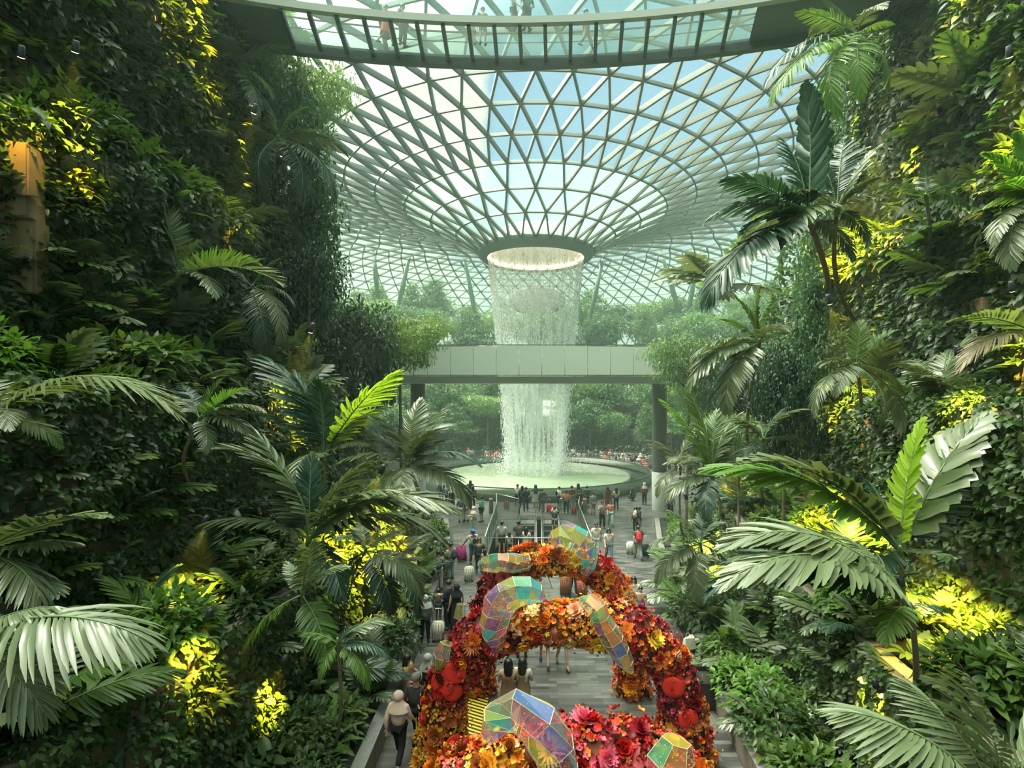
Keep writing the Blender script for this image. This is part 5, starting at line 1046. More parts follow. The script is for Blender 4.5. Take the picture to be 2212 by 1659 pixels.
# ------------------------------------------------------------------ garden lamps that light patches of leaves
m_lens = mat('glowing lamp lens', (1, .72, .42), .4, emit=14)
def lamp(px, py, power, label, size=.55, dirn=None, Y=None, drop=1.1, back=.5, glow=True, bushsc=None):
    """a spotlight whose pool of light falls on the leaves seen at (px, py)"""
    T = hit(px, py, 0) if Y is None else at(px, py, Y); sd = -1 if T.x < 0 else 1; kk = min(2.2, max(1, T.y/8)); size *= kk*.8; power *= kk*kk
    if bushsc: bushsc *= 1.15*kk**.6
    L = T+Vector((-sd*.85, -.8, drop*1.45))*kk if dirn is None else T+Vector(dirn)
    r = empty('garden_spotlight', L, 0, label, 'lamp'); d = (T-L).normalized(); q = d.to_track_quat('-Z', 'Y')
    mb = MB(); mb.tube([-d*.16, d*.0, d*.05], [.05, .06, .065], 12); mb.build('housing', m_dark, r, smooth=True)
    mb = MB(); mb.tube([d*.051, d*.058], [.055, .055], 12); mb.build('lens', m_lens, r)
    for c_ in r.children: c_.scale = (.8+.5*(kk-1),)*3
    mb = MB(); mb.tube([-d*.1, Vector((sd*.25, .2, .1)), Vector((sd*.6, .4, .05))], .015, 6); mb.build('bracket', m_dark, r)
    ld = bpy.data.lights.new('spot', 'SPOT'); ld.energy = power*3.2; ld.spot_size = 2*math.atan(size/(T-L).length)*1.6; ld.spot_blend = .7; ld.color = (1, .62, .05); ld.shadow_soft_size = .04
    lo = bpy.data.objects.new('light', ld); COL.objects.link(lo); lo.parent = r; lo.location = d*(.09+.06*(.9+.5*(kk-1))); lo.rotation_euler = q.to_euler()
    if bushsc: bush(T+Vector((-sd*.1, .1, -.3*bushsc)), bushsc, 2, 'bright-leaved shrub lit yellow by the '+label, None)
    return r
LAMPS = [
 (392, 1330, 420, 'lamp under the stone ledge at lower left', .62, 1.0), (50, 1500, 300, 'lamp at the lower left edge', .55, 1.0), (400, 1510, 220, 'lamp over the big fern at lower left', .6, .9), (545, 1600, 320, 'lamp at the bottom left among ferns', .5, .9),
 (140, 410, 260, 'lamp by the sandstone wall at upper left', .6, 1.0), (35, 420, 70, 'lamp at the upper left edge', .6, None), (378, 85, 300, 'upper lamp of the pair under the leftmost treetops', .6, 1.0), (345, 140, 160, 'lower lamp of the pair under the leftmost treetops', .4, None),
 (405, 195, 260, 'small lamp below the pair at upper left', .5, .9), (497, 450, 120, 'lamp beside the bare stone slab on the left slope', .4, None), (493, 505, 220, 'lamp under the stone slab on the left slope', .4, .7), (565, 517, 200, 'tiny lamp near the roof edge on the left slope', .4, .7),
 (660, 768, 320, 'black spotlight above the feathery palm', .45, .8), (600, 950, 260, 'lamp behind the large silvery palm', .6, .8), (735, 1230, 420, 'lamp in the left bed below the silvery palms', .8, 1.1), (810, 1180, 300, 'lamp in the left bed nearer the plaza', .8, 1.0),
 (800, 1290, 300, 'low lamp in the left bed', .7, .9),
 (1855, 590, 700, 'left lamp of the pair high on the right slope', .85, 1.3), (1920, 565, 600, 'right lamp of the pair high on the right slope', .8, 1.2), (1980, 500, 420, 'lamp above the pair on the right slope', .7, 1.1), (2140, 80, 300, 'uppermost lamp on the right slope', .6, 1.0), (2100, 100, 200, 'second lamp from the top on the right slope', .5, None),
 (1850, 900, 420, 'lamp over the round glowing bush on the right slope', .62, 1.1), (1775, 680, 120, 'faint lamp left of the glowing pair', .5, None), (1725, 790, 120, 'tiny lamp over the shrubs right of the drooping palm', .4, .6),
 (1595, 1060, 260, 'lamp in the right bed beside the column palm', .5, .7), (1620, 1110, 220, 'lamp just below the column palm lamp', .5, .8), (1545, 1220, 320, 'lamp in the right bed near the paving', .6, .9), (1585, 1275, 300, 'second lamp in the right bed near the paving', .55, .8),
 (1800, 1195, 420, 'lamp behind the arching silvery fronds', .7, 1.0), (1890, 1250, 420, 'lamp right of the arching silvery fronds', .8, 1.0), (2030, 1370, 480, 'lamp deep in the leaves at lower right', .8, 1.1), (2110, 1420, 480, 'lamp at lower right by the pink leaves', .8, 1.1), (1990, 1450, 200, 'low lamp among the split leaves at lower right', .6, None),
 (1900, 1610, 200, 'lamp at the bottom right under the big palm', .4, .7), (1940, 1645, 240, 'second lamp at the bottom right under the big palm', .4, .7), (2100, 1000, 240, 'lamp at the right edge above the dark leaves', .7, .9), (2205, 875, 200, 'lamp at the right edge on the stone', .5, .7), (2200, 420, 380, 'lamp lighting the bright palm at the right edge', .7, None), (1870, 400, 140, 'lamp behind the pale outspread fronds', .4, .7)]
for (px, py, pw, lab, sz, bs) in LAMPS: lamp(px, py, pw, lab, sz, bushsc=bs)
# ------------------------------------------------------------------ people
SKIN = [mat('light skin', (.55, .33, .22), .55), mat('tan skin', (.38, .21, .13), .55), mat('brown skin', (.20, .10, .06), .55)]
HAIR = mat('black hair', (.012, .010, .010), .45); HAIRB = mat('brown hair', (.05, .028, .018), .45)
def cloth(c): return mat('cloth %02d%02d%02d' % tuple(int(q*99) for q in c), c, .8, spec=.2)
def skin_obj(J, E, Rd, sub=2):
    """one continuous surface grown along the joints J, edges E, radii Rd"""
    me = bpy.data.meshes.new('body'); me.from_pydata([tuple(j) for j in J], E, []); ob = bpy.data.objects.new('body', me); COL.objects.link(ob)
    m = ob.modifiers.new('s', 'SKIN'); m.use_smooth_shade = True
    for i, r in enumerate(Rd):
        v = me.skin_vertices[0].data[i]; v.radius = (r if hasattr(r, '__len__') else (r, r)); v.use_root = (i == 0)
    if sub: s = ob.modifiers.new('d', 'SUBSURF'); s.levels = sub; s.render_levels = sub
    dg = bpy.context.evaluated_depsgraph_get(); out = bpy.data.meshes.new_from_object(ob.evaluated_get(dg)); bpy.data.objects.remove(ob)
    out.polygons.foreach_set('use_smooth', [True]*len(out.polygons)); return out
def V3(*a): return Vector(a)
# joints of each pose; the figure faces -Y, 1.7 m tall
def pose(name):
    P = dict(pel=V3(0, 0, .93), wai=V3(0, .0, 1.08), che=V3(0, 0, 1.30), nec=V3(0, .01, 1.45), hb=V3(0, 0, 1.53), hm=V3(0, -.012, 1.61), ht=V3(0, 0, 1.655), shl=V3(.175, 0, 1.39), shr=V3(-.175, 0, 1.39),
             ell=V3(.24, .02, 1.12), elr=V3(-.24, .02, 1.12), wrl=V3(.25, -.06, .88), wrr=V3(-.25, -.06, .88), hil=V3(.09, 0, .90), hir=V3(-.09, 0, .90), knl=V3(.10, -.02, .50), knr=V3(-.10, -.02, .50), anl=V3(.11, .03, .08), anr=V3(-.11, .03, .08), tol=V3(.12, -.13, .035), tor=V3(-.12, -.13, .035))
    u = P.update
    if name == 'walk': u(dict(knl=V3(.09, -.16, .52), anl=V3(.10, -.26, .10), tol=V3(.10, -.42, .06), knr=V3(-.09, .03, .48), anr=V3(-.10, .28, .14), tor=V3(-.10, .17, .04), ell=V3(.22, .12, 1.13), wrl=V3(.22, .10, .89), elr=V3(-.22, -.06, 1.13), wrr=V3(-.22, -.24, .95)))
    if name == 'photo': u(dict(ell=V3(.24, -.18, 1.24), wrl=V3(.10, -.36, 1.47), elr=V3(-.24, -.18, 1.24), wrr=V3(-.06, -.36, 1.45)))
    if name == 'phone': u(dict(ell=V3(.23, .0, 1.13), wrl=V3(.08, -.24, 1.18), elr=V3(-.23, .02, 1.13), wrr=V3(-.05, -.23, 1.16)))
    if name == 'wide': u(dict(ell=V3(.38, -.02, 1.2), wrl=V3(.52, -.1, 1.02), elr=V3(-.38, -.02, 1.2), wrr=V3(-.52, -.1, 1.02)))
    if name == 'pull': u(dict(elr=V3(-.30, .08, 1.14), wrr=V3(-.42, .16, .93), knl=V3(.09, -.12, .51), anl=V3(.10, -.2, .09), tol=V3(.10, -.36, .05)))
    if name == 'hip': u(dict(ell=V3(.34, .04, 1.14), wrl=V3(.17, -.06, .99)))
    if name == 'sit':
        for k in P:
            if k not in ('hil', 'hir', 'knl', 'knr', 'anl', 'anr', 'tol', 'tor'): P[k] = P[k]+V3(0, .0, -.43)
        u(dict(hil=V3(.09, 0, .50), hir=V3(-.09, 0, .50), knl=V3(.11, -.42, .50), knr=V3(-.10, -.42, .52), anl=V3(.11, -.44, .08), anr=V3(-.08, -.46, .08), tol=V3(.12, -.6, .035), tor=V3(-.08, -.62, .035), ell=V3(.23, -.1, .74), wrl=V3(.10, -.32, .78), elr=V3(-.23, -.1, .74), wrr=V3(-.06, -.32, .76)))
    if name == 'crouch':
        for k in P:
            if k not in ('hil', 'hir', 'knl', 'knr', 'anl', 'anr', 'tol', 'tor'): P[k] = P[k]+V3(0, -.18*(P[k].z-.9), -.62)
        u(dict(hil=V3(.09, 0, .30), hir=V3(-.09, 0, .30), knl=V3(.14, -.36, .46), knr=V3(-.14, -.36, .46), anl=V3(.12, -.10, .08), anr=V3(-.12, -.10, .08), tol=V3(.12, -.26, .035), tor=V3(-.12, -.26, .035), ell=V3(.24, -.26, .58), wrl=V3(.1, -.42, .55), elr=V3(-.24, -.26, .58), wrr=V3(-.1, -.42, .55)))
    return P
def hand(P, s, J, E, Rd, ew):
    """palm and five separate fingers at the wrist"""
    w, e = P['wr'+s], P['el'+s]; d = (w-e).normalized(); sd = 1 if s == 'l' else -1; x = d.cross(V3(0, 0, 1) if abs(d.z) < .8 else V3(0, -1, 0)).normalized(); n = x.cross(d)
    pi = len(J); J += [w+d*.05, w+d*.095]; E += [(ew, pi), (pi, pi+1)]; Rd += [(.030, .016), (.034, .014)]
    for k, (o, L) in enumerate(((-.028, .065), (-.009, .078), (.010, .072), (.028, .055))):
        b = len(J); J += [w+d*.11+x*o, w+d*(.11+L*.5)+x*o*1.1-n*.008, w+d*(.11+L)+x*o*1.1-n*.028]; E += [(pi+1, b), (b, b+1), (b+1, b+2)]; Rd += [.0085, .008, .006]
    b = len(J); J += [w+d*.055+x*.040*-sd, w+d*.09+x*.058*-sd-n*.01]; E += [(pi, b), (b, b+1)]; Rd += [.010, .0075]
BODY = {}
def body(nm):
    if nm in BODY: return BODY[nm]
    P = pose(nm); J = []; E = []; Rd = []; ix = {}
    def a(k, r, par=None, p=None):
        ix[k] = len(J); J.append(P[k] if p is None else p); Rd.append(r)
        if par: E.append((ix[par], ix[k]))
    a('pel', (.125, .095)); a('wai', (.115, .085), 'pel'); a('che', (.145, .10), 'wai'); a('nec', .052, 'che'); a('hb', (.058, .062), 'nec'); a('hm', (.074, .088), 'hb'); a('ht', (.062, .075), 'hm')
    a('nose', .011, 'hm', P['hm']+V3(0, -.105, -.01)); a('earl', .012, 'hm', P['hm']+V3(.082, .01, -.005)); a('earr', .012, 'hm', P['hm']+V3(-.082, .01, -.005))
    for s in 'lr':
        a('sh'+s, .055, 'che'); a('el'+s, .038, 'sh'+s); a('wr'+s, .025, 'el'+s); hand(P, s, J, E, Rd, ix['wr'+s])
        a('hi'+s, .088, 'pel'); a('kn'+s, .054, 'hi'+s); a('an'+s, .034, 'kn'+s); a('to'+s, (.034, .026), 'an'+s)
    BODY[nm] = (skin_obj(J, E, Rd, 1), P); return BODY[nm]
GAR = {}
def garment(kind, nm):
    """clothing grown round the same joints, a little wider than the body"""
    if (kind, nm) in GAR: return GAR[(kind, nm)]
    P = body(nm)[1]; J = []; E = []; Rd = []
    def chain(ks, rs_, root=None):
        prev = root
        for k, r in zip(ks, rs_):
            J.append(P[k] if isinstance(k, str) else k); Rd.append(r); i = len(J)-1
            if prev is not None: E.append((prev, i))
            prev = i
        return prev
    if kind in ('tee', 'long', 'jacket'):
        g = .028 if kind != 'jacket' else .045
        chain([P['pel']+(P['pel']-P['wai'])*.1, 'wai', 'che'], [(.135+g*.6, .10+g*.6), (.118+g, .09+g), (.150+g*.7, .10+g*.8)])
        chain([P['nec'].lerp(P['che'], .35)], [(.075, .065)], 2)
        for s in 'lr':
            el, sh, wr = P['el'+s], P['sh'+s], P['wr'+s]
            if kind == 'tee': chain(['sh'+s, sh.lerp(el, .72)], [.070, .056], 2)
            else: chain(['sh'+s, 'el'+s, el.lerp(wr, .93)], [.070+g*.2, .052+g*.2, .036+g*.2], 2)
    elif kind in ('trousers', 'shorts'):
        chain(['pel'], [(.142, .108)])
        for s in 'lr':
            h, k, an = P['hi'+s], P['kn'+s], P['an'+s]
            if kind == 'shorts': chain(['hi'+s, h.lerp(k, .85)], [.104, .088], 0)
            else: chain(['hi'+s, 'kn'+s, k.lerp(an, .95)], [.108, .080, .064], 0)
    if kind in ('skirt', 'dress', 'robe'):
        mb = MB(); z0 = {'skirt': P['wai'].z-.02, 'dress': P['nec'].z-.03, 'robe': P['nec'].z}[kind]; zb = {'skirt': .42, 'dress': .22, 'robe': .05}[kind]
        if nm in ('sit', 'crouch'): zb = .1
        prof = [(.06, z0), (.15, z0-.07), (.165, z0-.22), (.15, (z0+P['pel'].z)/2), (.19, P['pel'].z), (.21, (P['pel'].z+zb)/2), (.235, zb)] if kind != 'skirt' else [(.13, z0), (.18, P['pel'].z), (.24, (P['pel'].z+zb)/2), (.29, zb)]
        b = 0
        n = 20
        for i in range(n):
            a = 2*PI*i/n
            for j, (r, z) in enumerate(prof):
                q = 1+.08*math.sin(a*5)*(j/len(prof)); mb.v.append((r*q*math.cos(a), r*q*.72*math.sin(a), z))
        k = len(prof)
        for i in range(n):
            for j in range(k-1): mb.f.append((i*k+j, i*k+j+1, ((i+1) % n)*k+j+1, ((i+1) % n)*k+j)); mb.m.append(0)
        GAR[(kind, nm)] = mb.mesh(kind, m_white, True)
        return GAR[(kind, nm)]
    if kind in ('short', 'longhair', 'cap', 'hijab', 'hood', 'bun'):
        h = P['hm']; mb = MB()
        if kind in ('short', 'cap', 'bun'): mb.ell(h+V3(0, .022, .032), (.097, .108, .098), 14, 10)
        if kind == 'bun': mb.ell(h+V3(0, .12, .06), (.045, .045, .045), 10, 6)
        if kind == 'cap': mb.box(tuple(h+V3(0, -.13, .05)), (.13, .11, .015))
        if kind == 'longhair': mb.ell(h+V3(0, .022, .032), (.10, .11, .10), 14, 10); mb.ell(h+V3(0, .085, -.16), (.105, .055, .24), 12, 8); mb.ell(h+V3(.085, .02, -.08), (.03, .06, .13), 8, 6); mb.ell(h+V3(-.085, .02, -.08), (.03, .06, .13), 8, 6)
        if kind in ('hijab', 'hood'):
            mb.ell(h+V3(0, .028, .018), (.112, .118, .122), 14, 10)
            n = 16; vs = []
            for j, (r, dz) in enumerate(((.09, -.04), (.11, -.12), (.20, -.21), (.24, -.32))):
                for i in range(n): a = 2*PI*i/n; vs.append(h+V3(r*math.cos(a), .02+r*.75*math.sin(a), dz))
            mb.add(vs, [(j*n+i, (j+1)*n+i, (j+1)*n+(i+1) % n, j*n+(i+1) % n) for j in range(3) for i in range(n)])
        GAR[(kind, nm)] = mb.mesh(kind, m_white, True); return GAR[(kind, nm)]
    if kind == 'shoe_l' or kind == 'shoe_r':
        s = kind[-1]; a, t = P['an'+s], P['to'+s]; mb = MB(); mb.tube([a+V3(0, .05, -.035), a+V3(0, .0, -.03), t.lerp(a, .4)+V3(0, 0, 0), t+V3(0, -.03, 0)], [.030, .048, .042, .022], 10); GAR[(kind, nm)] = mb.mesh('shoe', m_white, True); return GAR[(kind, nm)]
    if kind == 'eyes':
        mb = MB(); h = P['hm']
        for s in (-1, 1): mb.ell(h+V3(s*.032, -.086, .004), (.013, .007, .007), 8, 5)
        GAR[(kind, nm)] = mb.mesh('eyes', HAIR, True); return GAR[(kind, nm)]
    if kind == 'mouth':
        mb = MB(); mb.ell(P['hb']+V3(0, -.068, .02), (.022, .006, .006), 8, 5); GAR[(kind, nm)] = mb.mesh('mouth', m_white, True); return GAR[(kind, nm)]
    GAR[(kind, nm)] = skin_obj(J, E, Rd, 1); return GAR[(kind, nm)]
def wear(root, kind, nm, material, name=None):
    me = garment(kind, nm)
    if not me.materials: me.materials.append(m_white)
    o = link(name or kind, me, root); o.material_slots[0].link = 'OBJECT'; o.material_slots[0].material = material; return o
NAMES = {'short': 'hair', 'longhair': 'hair', 'bun': 'hair', 'hijab': 'headscarf', 'tee': 'shirt', 'long': 'shirt', 'skirt': 'skirt', 'robe': 'robe', 'shoe_l': 'shoe', 'shoe_r': 'shoe'}
def person(px, fy, nm, face, top, tc, bot, bc, head, hc, label, h=1.68, skin=0, shoes=(.04, .04, .04), group=None, loc=None):
    """px, fy: where the feet show; face: heading in degrees, 0 = towards the camera, 180 = away"""
    Y = CAM_H*F_PX/(fy-CY); p = Vector(((px-CX)*Y/F_PX, Y, 0)) if loc is None else Vector(loc)
    r = empty('person', p, math.radians(face), label, 'person', group); r.scale = (h/1.7*1.12, h/1.7*1.12, h/1.7)
    me, P = body(nm)
    if not me.materials: me.materials.append(SKIN[0])
    b = link('body', me, r); b.material_slots[0].link = 'OBJECT'; b.material_slots[0].material = SKIN[skin]
    if top: wear(r, top, nm, cloth(tc), NAMES.get(top, top))
    if bot: wear(r, bot, nm, cloth(bc), NAMES.get(bot, bot))
    if head: wear(r, head, nm, hc if not isinstance(hc, tuple) else cloth(hc), NAMES.get(head, head))
    if head == 'cap': pass
    for k in ('shoe_l', 'shoe_r'): wear(r, k, nm, cloth(shoes), 'shoe')
    if abs(((face+180) % 360)-180) < 100 and Y < 36:
        wear(r, 'eyes', nm, HAIR, 'eyes'); wear(r, 'mouth', nm, cloth((.35, .10, .09)), 'mouth')
    return r
def suitcase(px, fy, col, label, rz=0, h=.62, handle=True, group=None, name='suitcase', up=True, tilt=0):
    Y = CAM_H*F_PX/(fy-CY); r = empty(name, ((px-CX)*Y/F_PX, Y, 0), rz, label, 'suitcase', group); r.rotation_euler = (tilt, 0, rz); c = cloth(col)
    bm_ = bmesh.new(); bmesh.ops.create_cube(bm_, size=1); bmesh.ops.scale(bm_, vec=(h*.66, h*.38, h), verts=bm_.verts); bmesh.ops.translate(bm_, vec=(0, 0, h/2+.06), verts=bm_.verts); bmesh.ops.bevel(bm_, geom=bm_.edges[:], offset=.05, segments=3, affect='EDGES')
    me = bpy.data.meshes.new('shell'); bm_.to_mesh(me); bm_.free(); me.materials.append(c); me.polygons.foreach_set('use_smooth', [True]*len(me.polygons)); link('shell', me, r)
    for k in range(4):
        mb = MB(); mb.box(((k-1.5)*h*.14, 0, h/2+.06), (.02, h*.38+.015, h*.8)); mb.build('rib', c, r)
    for a in (-1, 1):
        for b in (-1, 1):
            mb = MB(); mb.tube([(a*h*.26, b*h*.14-.012, .035), (a*h*.26, b*h*.14+.012, .035)], .035, 10); mb.build('wheel', m_rub, r)
    mb = MB(); z = h+.06; t = .42 if handle else .05
    mb.tube([(-.1, h*.12, z-.02), (-.1, h*.12, z+t), (.1, h*.12, z+t), (.1, h*.12, z-.02)], .011, 6); mb.build('handle', m_chrome if handle else m_rub, r); return r
def backpack(px, fy, face, col, label, z=1.18, s=1.):
    Y = CAM_H*F_PX/(fy-CY); a = math.radians(face); p = Vector(((px-CX)*Y/F_PX, Y, 0))+Matrix.Rotation(a, 3, 'Z') @ Vector((0, .20, z)); r = empty('backpack', p, a, label, 'backpack'); c = cloth(col)
    mb = MB(); mb.ell((0, .03, 0), (.155*s, .105*s, .225*s), 14, 10); mb.build('bag_body', c, r, smooth=True); mb = MB(); mb.ell((0, .115*s, -.06), (.11*s, .05*s, .11*s), 12, 8); mb.build('front_pocket', c, r, smooth=True)
    for q in (-1, 1):
        mb = MB(); mb.tube([(q*.1, -.04, .18), (q*.11, -.16, .24), (q*.12, -.30, .12), (q*.13, -.24, -.08), (q*.11, -.05, -.15)], .016, 6); mb.build('strap', m_rub, r, smooth=True)
    return r
bk, nv, gr, wh, cr_, tan, jean = (.02, .02, .022), (.02, .03, .06), (.14, .15, .15), (.62, .62, .58), (.55, .50, .38), (.42, .30, .18), (.12, .18, .28)
H = HAIR
